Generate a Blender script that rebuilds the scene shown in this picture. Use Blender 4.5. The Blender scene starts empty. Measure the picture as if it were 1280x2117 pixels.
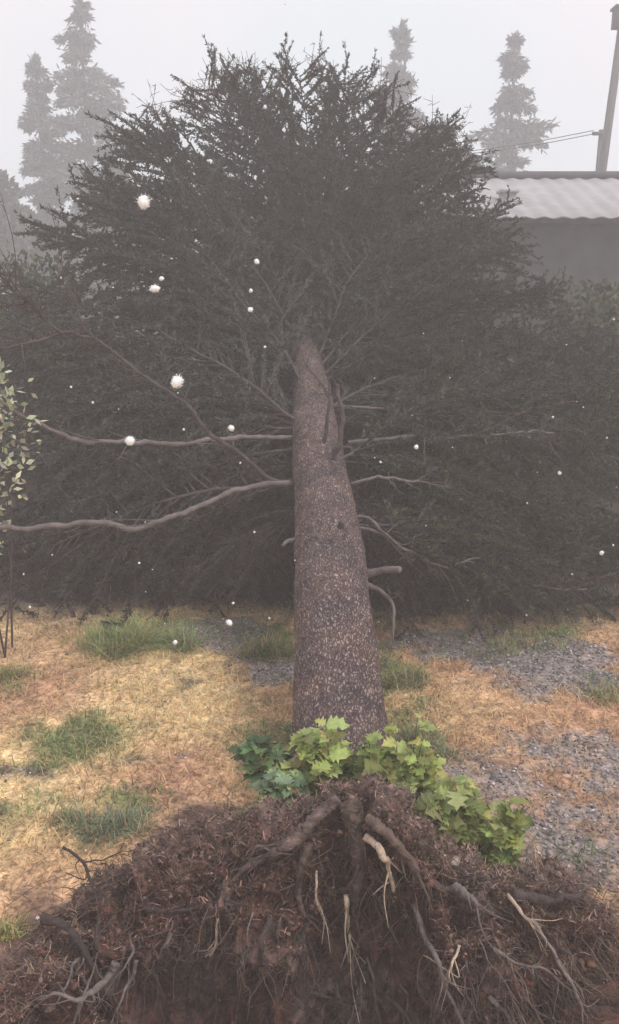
import bpy, math, random
import numpy as np
from mathutils import Vector, Matrix

# ------------------------------------------------------------------ camera
sc = bpy.context.scene
CAM_H, PITCH, FPX, CXP, CYP = 2.5, math.radians(15.8), 1761.0, 640.0, 1058.5
cam_d = bpy.data.cameras.new("camera")
cam = bpy.data.objects.new("camera", cam_d)
sc.collection.objects.link(cam)
cam.location = (0, 0, CAM_H)
cam.rotation_euler = (math.pi / 2 - PITCH, 0, 0)
cam_d.sensor_fit = 'VERTICAL'
cam_d.angle_y = 2 * math.atan(CYP / FPX)
cam_d.clip_start = 0.05
cam_d.clip_end = 600
sc.camera = cam

# ------------------------------------------------------------------ sky and sun
SUN_EL, SUN_AZ = math.radians(54), math.radians(112)     # azimuth clockwise from +Y
w = bpy.data.worlds.new("World")
sc.world = w
w.use_nodes = True
nt = w.node_tree
nt.nodes.clear()
out = nt.nodes.new('ShaderNodeOutputWorld')
bg = nt.nodes.new('ShaderNodeBackground')
sky = nt.nodes.new('ShaderNodeTexSky')
sky.sky_type = 'NISHITA'
sky.sun_disc = False
sky.sun_elevation = SUN_EL
sky.sun_rotation = SUN_AZ
sky.dust_density = 4.0
tc = nt.nodes.new('ShaderNodeTexCoord')
ns = nt.nodes.new('ShaderNodeTexNoise')
ns.inputs['Scale'].default_value = 2.2
ns.inputs['Detail'].default_value = 4
rp = nt.nodes.new('ShaderNodeValToRGB')
rp.color_ramp.elements[0].position = 0.35
rp.color_ramp.elements[0].color = (5.9, 6.5, 6.8, 1)
rp.color_ramp.elements[1].position = 0.62
rp.color_ramp.elements[1].color = (7.1, 6.7, 7.05, 1)
mx = nt.nodes.new('ShaderNodeMixRGB')
mx.inputs[0].default_value = 0.93
nt.links.new(tc.outputs['Generated'], ns.inputs['Vector'])
nt.links.new(ns.outputs['Fac'], rp.inputs[0])
nt.links.new(sky.outputs[0], mx.inputs[1])
nt.links.new(rp.outputs[0], mx.inputs[2])
nt.links.new(mx.outputs[0], bg.inputs[0])
bg.inputs[1].default_value = 0.1
nt.links.new(bg.outputs[0], out.inputs[0])

sl = bpy.data.lights.new("sun", 'SUN')
sl.energy = 1.5
sl.angle = math.radians(18)
sl.color = (1.0, 0.95, 0.88)
so = bpy.data.objects.new("sun", sl)
sc.collection.objects.link(so)
sd = Vector((math.sin(SUN_AZ) * math.cos(SUN_EL), math.cos(SUN_AZ) * math.cos(SUN_EL), math.sin(SUN_EL)))
so.rotation_euler = sd.to_track_quat('Z', 'Y').to_euler()
so.location = sd * 12

sc.view_settings.view_transform = 'Standard'
sc.view_settings.look = 'None'
sc.view_settings.exposure = 0.72
sc.view_settings.gamma = 1
sc.cycles.volume_bounces = 2
sc.cycles.max_bounces = 6
sc.cycles.diffuse_bounces = 3
sc.cycles.transparent_max_bounces = 16
sc.cycles.use_adaptive_sampling = True
HAZE_DENSITY = 0.0148

# ------------------------------------------------------------------ helpers
rng = np.random.default_rng(11)
random.seed(11)
CP, SP = math.cos(PITCH), math.sin(PITCH)


def at(px, py, z):
    """point seen at photo pixel (px, py), z metres deep"""
    xc = (px - CXP) / FPX * z
    yc = (CYP - py) / FPX * z
    return np.array([xc, z * CP + yc * SP, CAM_H + yc * CP - z * SP])


def depth_at_height(py, h):
    return (CAM_H - h) / (SP - (CYP - py) / FPX * CP)


def on_ground(px, py):
    p = at(px, py, depth_at_height(py, 0.0))
    return p


_tab = np.random.default_rng(5).random((64, 64, 64))


def vnoise(p):
    i = np.floor(p).astype(int)
    f = p - i
    f = f * f * (3 - 2 * f)
    r = 0
    for dx in (0, 1):
        for dy in (0, 1):
            for dz in (0, 1):
                wgt = (f[:, 0] if dx else 1 - f[:, 0]) * (f[:, 1] if dy else 1 - f[:, 1]) * (f[:, 2] if dz else 1 - f[:, 2])
                r = r + wgt * _tab[(i[:, 0] + dx) % 64, (i[:, 1] + dy) % 64, (i[:, 2] + dz) % 64]
    return r * 2 - 1


def fbm(p, sc_=1.0, octs=4, off=0.0):
    p = np.asarray(p, float) * sc_ + off
    a, s, r = 1.0, 0.0, 0
    for k in range(octs):
        r = r + a * vnoise(p + k * 17.3)
        s += a
        a *= 0.5
        p = p * 2.03
    return r / s


def xy3(x, y, z=0.0):
    return np.stack([x, y, np.full_like(x, z)], 1)


def ground_h(x, y):
    x = np.atleast_1d(np.asarray(x, float))
    y = np.atleast_1d(np.asarray(y, float))
    h = 0.05 * fbm(xy3(x, y), 0.9, 3) + 0.018 * fbm(xy3(x, y), 7, 3, 4.0)
    d = ((x + 0.05) / 1.14) ** 2 + ((y - 1.95) / 0.88) ** 2
    h = h - 0.95 * np.clip((1.3 - d) * 1.8, 0, 1)
    far = np.clip((y - 12) / 30, 0, 1)
    return h + far * 0.3


def gh(x, y):
    return float(ground_h(x, y)[0])


class MB:
    def __init__(s):
        s.v, s.f, s.c, s.n = [], [], [], 0

    def add(s, v, f, col=(1, 1, 1)):
        v = np.asarray(v, float)
        f = np.asarray(f, int)
        s.v.append(v)
        s.f.append(f + s.n)
        c = np.asarray(col, float)
        s.c.append(np.broadcast_to(c, (len(v), 3)) if c.ndim == 1 else c)
        s.n += len(v)

    def tube(s, pts, rad, sides=6, col=(1, 1, 1), rough=0.0):
        v, f = tube(pts, rad, sides, rough)
        s.add(v, f, col)

    def mesh(s, name):
        v = np.concatenate(s.v)
        c = np.concatenate(s.c)
        me = bpy.data.meshes.new(name)
        me.vertices.add(len(v))
        me.vertices.foreach_set('co', v.astype(np.float32).ravel())
        loops = np.concatenate([f.ravel() for f in s.f])
        tot = np.concatenate([np.full(len(f), f.shape[1]) for f in s.f])
        st = np.concatenate([[0], np.cumsum(tot)[:-1]])
        me.loops.add(len(loops))
        me.loops.foreach_set('vertex_index', loops.astype(np.int32))
        me.polygons.add(len(tot))
        me.polygons.foreach_set('loop_start', st.astype(np.int32))
        me.polygons.foreach_set('loop_total', tot.astype(np.int32))
        at_ = me.color_attributes.new('Col', 'FLOAT_COLOR', 'POINT')
        at_.data.foreach_set('color', np.concatenate([c, np.ones((len(c), 1))], 1).astype(np.float32).ravel())
        me.update(calc_edges=True)
        me.validate()
        return me

    def build(s, name, mat, parent=None, smooth=False):
        me = s.mesh(name)
        me.materials.append(mat)
        if smooth:
            me.polygons.foreach_set('use_smooth', [True] * len(me.polygons))
        return link(name, me, parent)


def link(name, me, parent=None):
    o = bpy.data.objects.new(name, me)
    sc.collection.objects.link(o)
    if parent is not None:
        o.parent = parent
    return o


def frames(pts):
    t = np.gradient(pts, axis=0)
    t /= np.linalg.norm(t, axis=1)[:, None] + 1e-9
    a = np.array([0, 0, 1.0]) if abs(t[0][2]) < 0.8 else np.array([1.0, 0, 0])
    u = np.cross(t[0], a)
    u /= np.linalg.norm(u)
    U, W = [], []
    for i in range(len(pts)):
        u = u - t[i] * np.dot(u, t[i])
        u /= np.linalg.norm(u) + 1e-9
        U.append(u)
        W.append(np.cross(t[i], u))
    return t, np.array(U), np.array(W)


def tube(pts, rad, sides=6, rough=0.0):
    pts = np.asarray(pts, float)
    n = len(pts)
    rad = np.broadcast_to(np.asarray(rad, float), (n,))
    t, U, W = frames(pts)
    a = np.linspace(0, 2 * np.pi, sides, endpoint=False)
    ring = np.cos(a)[None, :, None] * U[:, None] + np.sin(a)[None, :, None] * W[:, None]
    r = rad[:, None] * (1 + rough * rng.uniform(-1, 1, (n, sides)))
    v = pts[:, None] + ring * r[..., None]
    v = v.reshape(-1, 3)
    i = np.arange(n - 1)[:, None] * sides
    j = np.arange(sides)[None]
    j2 = (j + 1) % sides
    f = np.stack([i + j, i + j2, i + sides + j2, i + sides + j], -1).reshape(-1, 4)
    # pointed caps
    v = np.concatenate([v, pts[:1], pts[-1:]])
    k = np.arange(sides)
    c0 = np.stack([np.full(sides, n * sides), (k + 1) % sides, k, k], 1)
    b = (n - 1) * sides
    c1 = np.stack([np.full(sides, n * sides + 1), b + k, b + (k + 1) % sides, b + (k + 1) % sides], 1)
    tri = np.concatenate([c0[:, :3], c1[:, :3]])
    F = np.concatenate([f, np.concatenate([tri, tri[:, 2:3]], 1)])
    return v, clean_quads(F)


class _Mixed(list):
    pass


def clean_quads(F):
    return F


# tubes hold cap triangles as quads with a doubled corner; mesh.validate() drops the doubling, so write them properly
def _add(self, v, f, col=(1, 1, 1)):
    v = np.asarray(v, float)
    f = np.asarray(f, int)
    self.v.append(v)
    if f.shape[1] == 4:
        bad = f[:, 2] == f[:, 3]
        if bad.any():
            self.f.append(f[bad][:, :3] + self.n)
            f = f[~bad]
    if len(f):
        self.f.append(f + self.n)
    c = np.asarray(col, float)
    self.c.append(np.broadcast_to(c, (len(v), 3)) if c.ndim == 1 else c)
    self.n += len(v)


MB.add = _add


def spline(ctrl, n):
    """Catmull-Rom through rows of ctrl (any number of columns)"""
    c = np.asarray(ctrl, float)
    c = np.concatenate([[2 * c[0] - c[1]], c, [2 * c[-1] - c[-2]]])
    m = len(c) - 3
    u = np.linspace(0, m - 1e-6, n)
    i = u.astype(int)
    t = (u - i)[:, None]
    p0, p1, p2, p3 = c[i], c[i + 1], c[i + 2], c[i + 3]
    return 0.5 * (2 * p1 + (p2 - p0) * t + (2 * p0 - 5 * p1 + 4 * p2 - p3) * t ** 2 + (3 * p1 - p0 - 3 * p2 + p3) * t ** 3)


def wiggle(pts, amp, freq=3.0):
    o = rng.random(3) * 50
    q = pts * freq + o
    d = np.stack([vnoise(q), vnoise(q + 9.1), vnoise(q + 21.7)], 1)
    wv = np.linspace(0, 1, len(pts))[:, None]
    return pts + d * amp * np.clip(wv * 4, 0, 1)


def tag(o, label=None, cat=None, group=None, kind=None):
    if label:
        o['label'] = label
    if cat:
        o['category'] = cat
    if group:
        o['group'] = group
    if kind:
        o['kind'] = kind
    return o


def empty(name, loc, label, cat, group=None):
    o = bpy.data.objects.new(name, None)
    sc.collection.objects.link(o)
    o.location = loc
    o.empty_display_size = 0.2
    return tag(o, label, cat, group)


def keep(o, parent):
    """parent without moving (parent is an unrotated empty)"""
    o.parent = parent
    o.matrix_parent_inverse = Matrix.Translation(-Vector(parent.location))
    return o


# ------------------------------------------------------------------ materials
def mat(name, stops, scale=8.0, rough=0.9, bump=0.3, bscale=None, use_col=False, detail=8, stretch=None, spec=0.3, dist=0.02, trans=0.0, stops2=None, scale2=1.0):
    m = bpy.data.materials.new(name)
    m.use_nodes = True
    t = m.node_tree
    b = t.nodes['Principled BSDF']
    b.inputs['Roughness'].default_value = rough
    b.inputs['Specular IOR Level'].default_value = spec
    tc = t.nodes.new('ShaderNodeTexCoord')
    src = tc.outputs['Object']
    if stretch:
        mp = t.nodes.new('ShaderNodeMapping')
        mp.inputs['Scale'].default_value = stretch
        t.links.new(src, mp.inputs['Vector'])
        src = mp.outputs[0]
    n = t.nodes.new('ShaderNodeTexNoise')
    n.inputs['Scale'].default_value = scale
    n.inputs['Detail'].default_value = detail
    n.inputs['Roughness'].default_value = 0.62
    t.links.new(src, n.inputs['Vector'])
    r = t.nodes.new('ShaderNodeValToRGB')
    el = r.color_ramp.elements
    while len(el) < len(stops):
        el.new(0.5)
    for e, (p, c) in zip(el, stops):
        e.position = p
        e.color = (*c, 1)
    t.links.new(n.outputs['Fac'], r.inputs[0])
    col = r.outputs[0]
    if stops2:
        n3 = t.nodes.new('ShaderNodeTexNoise')
        n3.inputs['Scale'].default_value = scale2
        n3.inputs['Detail'].default_value = 4
        t.links.new(src, n3.inputs['Vector'])
        r3 = t.nodes.new('ShaderNodeValToRGB')
        for e, (p, c) in zip(r3.color_ramp.elements, stops2):
            e.position = p
            e.color = (*c, 1)
        t.links.new(n3.outputs['Fac'], r3.inputs[0])
        mm = t.nodes.new('ShaderNodeMixRGB')
        mm.blend_type = 'MULTIPLY'
        mm.inputs[0].default_value = 1
        t.links.new(col, mm.inputs[1])
        t.links.new(r3.outputs[0], mm.inputs[2])
        col = mm.outputs[0]
    if use_col:
        a = t.nodes.new('ShaderNodeVertexColor')
        a.layer_name = 'Col'
        mm = t.nodes.new('ShaderNodeMixRGB')
        mm.blend_type = 'MULTIPLY'
        mm.inputs[0].default_value = 1
        t.links.new(a.outputs['Color'], mm.inputs[1])
        t.links.new(col, mm.inputs[2])
        col = mm.outputs[0]
    t.links.new(col, b.inputs['Base Color'])
    if bump:
        n2 = t.nodes.new('ShaderNodeTexNoise')
        n2.inputs['Scale'].default_value = bscale or scale * 3
        n2.inputs['Detail'].default_value = 6
        t.links.new(src, n2.inputs['Vector'])
        bp = t.nodes.new('ShaderNodeBump')
        bp.inputs['Strength'].default_value = bump
        bp.inputs['Distance'].default_value = dist
        t.links.new(n2.outputs['Fac'], bp.inputs['Height'])
        t.links.new(bp.outputs[0], b.inputs['Normal'])
    if trans:
        tl = t.nodes.new('ShaderNodeBsdfTranslucent')
        ms = t.nodes.new('ShaderNodeMixShader')
        ms.inputs[0].default_value = trans
        t.links.new(col, tl.inputs['Color'])
        t.links.new(b.outputs[0], ms.inputs[1])
        t.links.new(tl.outputs[0], ms.inputs[2])
        t.links.new(ms.outputs[0], t.nodes['Material Output'].inputs['Surface'])
    return m


GREY = [(0.3, (0.75, 0.75, 0.75)), (0.7, (1.15, 1.15, 1.15))]
M_GROUND = mat('ground_litter', [(0.32, (0.4, 0.36, 0.35)), (0.5, (1.0, 1.0, 1.0)), (0.66, (1.5, 1.45, 1.4))], 45, 0.95, 0.5, 60, use_col=True)
M_BLADE = mat('dry_grass_blades', GREY, 5, 0.85, 0, use_col=True, trans=0.25)
M_GRAVEL = mat('gravel_stone', GREY, 60, 0.75, 0.2, use_col=True)
M_SOIL = mat('root_soil', [(0.3, (0.3, 0.27, 0.27)), (0.5, (1.0, 1.0, 1.0)), (0.72, (2.4, 2.1, 2.0))], 22, 0.55, 0.9, 45, use_col=True, dist=0.03)
M_CLOD = mat('soil_clod', GREY, 30, 0.9, 0.3, use_col=True)
M_ROOT = mat('root_bark', [(0.3, (0.6, 0.55, 0.55)), (0.65, (1.3, 1.3, 1.25))], 30, 0.8, 0.5, 90, use_col=True)
M_BARK = mat('scaly_bark', [(0.38, (0.55, 0.5, 0.52)), (0.5, (1, 1, 1)), (0.62, (1.35, 1.3, 1.3))], 26, 0.9, 0.5, 70, use_col=True, stops2=[(0.35, (0.75, 0.72, 0.78)), (0.65, (1.12, 1.02, 0.98))], scale2=3.5)
M_BARK = bpy.data.materials.new('scaly_bark')
M_BARK.use_nodes = True
t = M_BARK.node_tree
b = t.nodes['Principled BSDF']
b.inputs['Roughness'].default_value = 0.88
b.inputs['Specular IOR Level'].default_value = 0.25


def N(kind, **kw):
    n_ = t.nodes.new(kind)
    for k_, v_ in kw.items():
        if k_ in n_.inputs:
            n_.inputs[k_].default_value = v_
        else:
            setattr(n_, k_, v_)
    return n_


tc_ = N('ShaderNodeTexCoord')
mp_ = N('ShaderNodeMapping', Scale=(1, 0.36, 1))
wn_ = N('ShaderNodeTexNoise', Scale=45, Detail=6)
t.links.new(tc_.outputs['Object'], mp_.inputs['Vector'])
t.links.new(mp_.outputs[0], wn_.inputs['Vector'])
va_ = N('ShaderNodeVectorMath', operation='MULTIPLY_ADD')
va_.inputs[1].default_value = (.035, .035, .035)
t.links.new(wn_.outputs['Color'], va_.inputs[0])
t.links.new(mp_.outputs[0], va_.inputs[2])
ed_ = N('ShaderNodeTexVoronoi', Scale=68, feature='DISTANCE_TO_EDGE')
ce_ = N('ShaderNodeTexVoronoi', Scale=68)
for e_ in (ed_, ce_):
    t.links.new(va_.outputs[0], e_.inputs['Vector'])
cr_ = N('ShaderNodeValToRGB')
cr_.color_ramp.elements[0].position = 0.02
cr_.color_ramp.elements[0].color = (.38, .34, .34, 1)
cr_.color_ramp.elements[1].position = 0.22
cr_.color_ramp.elements[1].color = (1, 1, 1, 1)
t.links.new(ed_.outputs['Distance'], cr_.inputs[0])
sp_ = N('ShaderNodeSeparateColor')
t.links.new(ce_.outputs['Color'], sp_.inputs[0])
c2_ = N('ShaderNodeValToRGB')
while len(c2_.color_ramp.elements) < 4:
    c2_.color_ramp.elements.new(0.5)
for e_, (p_, c_) in zip(c2_.color_ramp.elements, [(0, (.15, .115, .115)), (.45, (.235, .185, .18)), (.8, (.265, .225, .215)), (1, (.315, .27, .255))]):
    e_.position = p_
    e_.color = (*c_, 1)
t.links.new(sp_.outputs[0], c2_.inputs[0])
m1_ = N('ShaderNodeMixRGB', blend_type='MULTIPLY')
m1_.inputs[0].default_value = 1
t.links.new(cr_.outputs[0], m1_.inputs[1])
t.links.new(c2_.outputs[0], m1_.inputs[2])
n2_ = N('ShaderNodeTexNoise', Scale=4, Detail=5)
t.links.new(tc_.outputs['Object'], n2_.inputs['Vector'])
r2_ = N('ShaderNodeValToRGB')
r2_.color_ramp.elements[0].position = .36
r2_.color_ramp.elements[0].color = (.74, .7, .76, 1)
r2_.color_ramp.elements[1].position = .62
r2_.color_ramp.elements[1].color = (1.25, 1.1, 1.02, 1)
t.links.new(n2_.outputs['Fac'], r2_.inputs[0])
m2_ = N('ShaderNodeMixRGB', blend_type='MULTIPLY')
m2_.inputs[0].default_value = 1
t.links.new(m1_.outputs[0], m2_.inputs[1])
t.links.new(r2_.outputs[0], m2_.inputs[2])
t.links.new(m2_.outputs[0], b.inputs['Base Color'])
bp_ = N('ShaderNodeBump', Strength=1.0, Distance=.018)
t.links.new(cr_.outputs[0], bp_.inputs['Height'])
t.links.new(bp_.outputs[0], b.inputs['Normal'])
M_TWIG = mat('branch_bark', [(0.35, (0.045, 0.036, 0.038)), (0.65, (0.1, 0.08, 0.08))], 12, 0.9, 0.3)
M_PALETWIG = mat('pale_branch_bark', [(0.35, (0.10, 0.08, 0.08)), (0.65, (0.19, 0.16, 0.155))], 12, 0.9, 0.3)
M_NEEDLE = mat('needles', [(0.35, (0.7, 0.7, 0.7)), (0.65, (1.3, 1.3, 1.3))], 3, 0.75, 0, use_col=True, trans=0.2)
M_LEAF = mat('fresh_leaf', [(0.3, (0.8, 0.8, 0.8)), (0.7, (1.25, 1.25, 1.2))], 25, 0.5, 0.2, use_col=True, trans=0.42, spec=0.4)
M_HAIL = mat('hail_ice', [(0.3, (0.82, 0.84, 0.86)), (0.7, (0.93, 0.93, 0.93))], 200, 0.35, 0.2, spec=0.5)
M_WALL = mat('grey_render_wall', [(0.35, (0.05, 0.049, 0.05)), (0.65, (0.085, 0.082, 0.082))], 3, 0.9, 0.2)
M_PALEWALL = mat('pale_wall', [(0.35, (0.5, 0.5, 0.5)), (0.65, (0.6, 0.6, 0.6))], 3, 0.9, 0.2)
M_ROOF = mat('corrugated_sheet', [(0.35, (0.33, 0.32, 0.33)), (0.65, (0.42, 0.4, 0.41))], 2.5, 0.6, 0.1)
M_DARKROOF = mat('dark_roof', [(0.35, (0.06, 0.06, 0.065)), (0.65, (0.1, 0.095, 0.1))], 4, 0.8, 0.2)
M_POLE = mat('weathered_pole', [(0.35, (0.1, 0.09, 0.09)), (0.65, (0.16, 0.15, 0.15))], 6, 0.85, 0.2, stretch=(3, 3, 0.3))
M_HILL = mat('hill_scrub', [(0.35, (0.09, 0.1, 0.08)), (0.65, (0.16, 0.16, 0.12))], 0.6, 0.95, 0.3)
M_GLASS = mat('dark_pane', [(0.4, (0.03, 0.03, 0.035)), (0.6, (0.05, 0.05, 0.06))], 3, 0.2, 0)

# ------------------------------------------------------------------ ground colour patches
STRAW = np.array([0.60, 0.44, 0.245])
ORANGE = np.array([0.47, 0.28, 0.175])
GREEN = np.array([0.20, 0.22, 0.09])
GRAV = np.array([0.25, 0.21, 0.2])
SOIL = np.array([0.115, 0.068, 0.058])


def blob(x, y, px, py, wx, hy):
    """soft patch centred at a ground point seen at a pixel; half sizes in metres"""
    c = on_ground(px, py)
    d = np.sqrt(((x - c[0]) / wx) ** 2 + ((y - c[1]) / hy) ** 2)
    return np.clip(1.6 - d * 1.1, 0, 1)


def patches(x, y):
    n = fbm(xy3(x, y), 2.6, 4, 3.0)
    n2 = fbm(xy3(x, y), 1.1, 3, 40.0)
    g = np.maximum.reduce([
        blob(x, y, 1210, 1640, 0.65, 0.55), blob(x, y, 1130, 1700, 0.3, 0.35),
        blob(x, y, 1110, 1375, 0.55, 0.42), 0.9 * blob(x, y, 960, 1330, 0.5, 0.25),
        0.9 * blob(x, y, 455, 1310, 0.3, 0.3), 0.8 * blob(x, y, 565, 1365, 0.25, 0.3),
        0.8 * blob(x, y, 930, 1560, 0.25, 0.2)])
    gr = np.maximum.reduce([
        blob(x, y, 300, 1310, 0.55, 0.3), blob(x, y, 540, 1315, 0.4, 0.22), 0.7 * blob(x, y, 180, 1530, 0.35, 0.3),
        0.9 * blob(x, y, 830, 1430, 0.25, 0.9), 0.7 * blob(x, y, 860, 1530, 0.4, 0.3), 0.8 * blob(x, y, 200, 1690, 0.4, 0.2),
        0.75 * blob(x, y, 1230, 1420, 0.35, 0.2), 0.7 * blob(x, y, 1090, 1310, 0.4, 0.25), 0.6 * blob(x, y, 900, 1345, 0.6, 0.25),
        0.7 * blob(x, y, 20, 1400, 0.3, 0.3), 0.7 * blob(x, y, 1180, 1740, 0.2, 0.2), 0.6 * blob(x, y, 560, 1500, 0.25, 0.6)])
    s = np.maximum.reduce([
        blob(x, y, 450, 1720, 0.5, 0.28), blob(x, y, 60, 2040, 0.5, 0.4), blob(x, y, 640, 1850, 1.15, 0.45), 0.6 * blob(x, y, 1270, 2080, 0.25, 0.3),
        0.3 * blob(x, y, 290, 1600, 0.3, 0.18)])
    o = np.clip(0.12 + n2 * 1.5 + 0.4 * np.clip(x * 1.5 - 0.3, 0, 1) + 0.5 * blob(x, y, 290, 1600, 0.5, 0.35), 0, 1)
    under = np.clip((y - 5.7 + 0.5 * n2) / 0.5, 0, 1)      # litter and bare earth; colour also darkened for the shade under the crown
    n_f = fbm(xy3(x, y), 9, 3, 13.0)
    f = lambda m_: np.clip((m_ + 0.8 * n + .55 * n_f - 0.4) * 1.8, 0, 1)[:, None]
    pit = np.clip(1.8 - (((x + 0.05) / 1.14) ** 2 + ((y - 1.95) / 0.88) ** 2), 0, 1)
    s = np.maximum(s, pit * 1.6)
    c = STRAW * 1.18 * (1 - o[:, None]) + ORANGE * o[:, None]
    G, R, S = f(gr), f(g + .22 * (g > .2)), f(s)
    c = c * (1 - G) + GREEN * G
    c = c * (1 - R) + GRAV * R
    c = c * (1 - S) + SOIL * S
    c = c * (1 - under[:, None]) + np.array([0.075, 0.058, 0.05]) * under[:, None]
    return c, G[:, 0], R[:, 0], S[:, 0], under


# ground sheet, dense near, coarse far
xs = np.concatenate([np.linspace(-45, -4.2, 26), np.linspace(-4, 4, 330), np.linspace(4.2, 45, 26)])
ys = np.concatenate([np.linspace(-12, 1.0, 14), np.linspace(1.1, 8, 330), np.linspace(8.2, 56, 40)])
X, Y = np.meshgrid(xs, ys)
gx, gy = X.ravel(), Y.ravel()
gz = ground_h(gx, gy)
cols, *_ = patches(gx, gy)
cols = cols * (1 + 0.55 * fbm(xy3(gx, gy), 24, 2, 3)[:, None] + .25 * fbm(xy3(gx, gy), 4, 3, 31)[:, None])
cols = np.clip(cols, .01, .9)
nx, ny = len(xs), len(ys)
ii = (np.arange(ny - 1)[:, None] * nx + np.arange(nx - 1)[None]).ravel()
g = MB()
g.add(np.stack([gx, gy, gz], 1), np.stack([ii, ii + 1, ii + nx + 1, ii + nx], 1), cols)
tag(g.build('ground', M_GROUND, smooth=True), kind='structure')

# hills far left, seen only faintly
hx = np.linspace(-44, 44, 60)
hy = np.linspace(41, 55, 16)
X, Y = np.meshgrid(hx, hy)
X, Y = X.ravel(), Y.ravel()
prof = 1.0 + 7.5 * np.clip((-X - 4) / 24, 0, 1) ** 0.8 + 1.0 * np.clip((X - 5) / 20, 0, 1)
hz = prof * np.sin(np.clip((Y - 41) / 14, 0, 1) * np.pi) ** 0.7 + 0.5 * fbm(xy3(X, Y), 0.15, 3) - 0.4
ii = (np.arange(15)[:, None] * 60 + np.arange(59)[None]).ravel()
h_ = MB()
h_.add(np.stack([X, Y, hz], 1), np.stack([ii, ii + 1, ii + 61, ii + 60], 1))
tag(h_.build('hills', M_HILL, smooth=True), kind='structure')


# ------------------------------------------------------------------ ground cover (stuff)
def scatter(n, x0, x1, y0, y1):
    return rng.uniform(x0, x1, n), rng.uniform(y0, y1, n)


def blades(mb, x, y, length, width, up, col, z=None):
    n = len(x)
    a = rng.uniform(0, 2 * np.pi, n)
    L = length * rng.uniform(0.5, 1.4, n)
    e = up * rng.uniform(0.1, 1.5, n)
    d = np.stack([np.cos(a) * np.cos(e), np.sin(a) * np.cos(e), np.sin(e)], 1)
    s = np.stack([-np.sin(a), np.cos(a), np.zeros(n)], 1) * (width * rng.uniform(0.6, 1.3, n))[:, None]
    b = np.stack([x, y, (ground_h(x, y) if z is None else z) + 0.004], 1)
    m = b + d * (L * 0.55)[:, None] + np.array([0, 0, 0.004])
    t = b + d * L[:, None] + np.stack([rng.normal(0, 0.15, n), rng.normal(0, 0.15, n), -0.25 * np.sin(e)], 1) * L[:, None]
    v = np.stack([b - s, b + s, m + s * 0.7, m - s * 0.7, t], 1).reshape(-1, 3)
    k = np.arange(n)[:, None] * 5
    mb.add(v, k + np.array([[0, 1, 2, 3]]), np.repeat(col, 5, 0))
    mb.f.append((k + np.array([[3, 2, 4]])) + mb.n - len(v))


n = 120000
x, y = scatter(n, -3.6, 3.6, 2.3, 7.2)
c, G, R, S, U = patches(x, y)
dn = fbm(xy3(x, y), 5, 3, 9)
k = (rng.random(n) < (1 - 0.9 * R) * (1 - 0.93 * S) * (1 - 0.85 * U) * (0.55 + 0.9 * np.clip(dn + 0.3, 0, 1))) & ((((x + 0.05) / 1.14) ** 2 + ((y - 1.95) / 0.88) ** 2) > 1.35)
x, y, c, G = x[k], y[k], c[k], G[k]
col = c * rng.choice([0.45, 0.8, 1.1, 1.5], (len(x), 1), p=[.22, .3, .3, .18]) * rng.uniform(0.9, 1.1, (len(x), 3))
yel = rng.random(len(x)) < 0.25
col[yel] = col[yel] * 0.5 + np.array([0.42, 0.32, 0.15])
mb = MB()
blades(mb, x, y, 0.065, 0.0026, 0.6, np.clip(col, 0, 0.85))
tag(mb.build('dry_grass', M_BLADE), kind='stuff')

# green grass in soft patches
mb = MB()
n = 40000
x, y = scatter(n, -3.6, 3.6, 2.6, 6.8)
c, G, R, S, U = patches(x, y)
k = rng.random(n) < G * 0.95 * (1 - U * 0.8)
x, y = x[k], y[k]
cc = np.array([0.13, 0.2, 0.075]) * rng.uniform(0.6, 1.7, (len(x), 1)) + rng.uniform(0, 0.06, (len(x), 1)) * np.array([1, 0.8, 0.5])
blades(mb, x, y, 0.07, 0.003, 0.9, cc)
tag(mb.build('green_grass', M_BLADE), kind='stuff')

_t = (1 + 5 ** 0.5) / 2
ICO_V = np.array([(-1, _t, 0), (1, _t, 0), (-1, -_t, 0), (1, -_t, 0), (0, -1, _t), (0, 1, _t), (0, -1, -_t), (0, 1, -_t), (_t, 0, -1), (_t, 0, 1), (-_t, 0, -1), (-_t, 0, 1)]) / math.sqrt(1 + _t * _t)
ICO_F = np.array([(0, 11, 5), (0, 5, 1), (0, 1, 7), (0, 7, 10), (0, 10, 11), (1, 5, 9), (5, 11, 4), (11, 10, 2), (10, 7, 6), (7, 1, 8), (3, 9, 4), (3, 4, 2), (3, 2, 6), (3, 6, 8), (3, 8, 9), (4, 9, 5), (2, 4, 11), (6, 2, 10), (8, 6, 7), (9, 8, 1)])


def stones(mb, P, size, col, flat=0.6):
    n = len(P)
    s = size[:, None] * np.stack([rng.uniform(0.7, 1.3, n), rng.uniform(0.6, 1.1, n), flat * rng.uniform(0.6, 1.2, n)], 1)
    v = ICO_V[None] * (1 + rng.uniform(-0.42, 0.38, (n, 12, 1))) * s[:, None]
    a = rng.uniform(0, 2 * np.pi, n)
    b = rng.normal(0, 0.5, n)
    ca, sa, cb, sb = np.cos(a), np.sin(a), np.cos(b), np.sin(b)
    y2 = v[..., 1] * cb[:, None] - v[..., 2] * sb[:, None]
    z2 = v[..., 1] * sb[:, None] + v[..., 2] * cb[:, None]
    v = np.stack([v[..., 0] * ca[:, None] - y2 * sa[:, None], v[..., 0] * sa[:, None] + y2 * ca[:, None], z2], -1)
    v = (v + P[:, None]).reshape(-1, 3)
    f = (np.arange(n)[:, None, None] * 12 + ICO_F[None]).reshape(-1, 3)
    mb.add(v, f, np.repeat(col, 12, 0))


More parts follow.
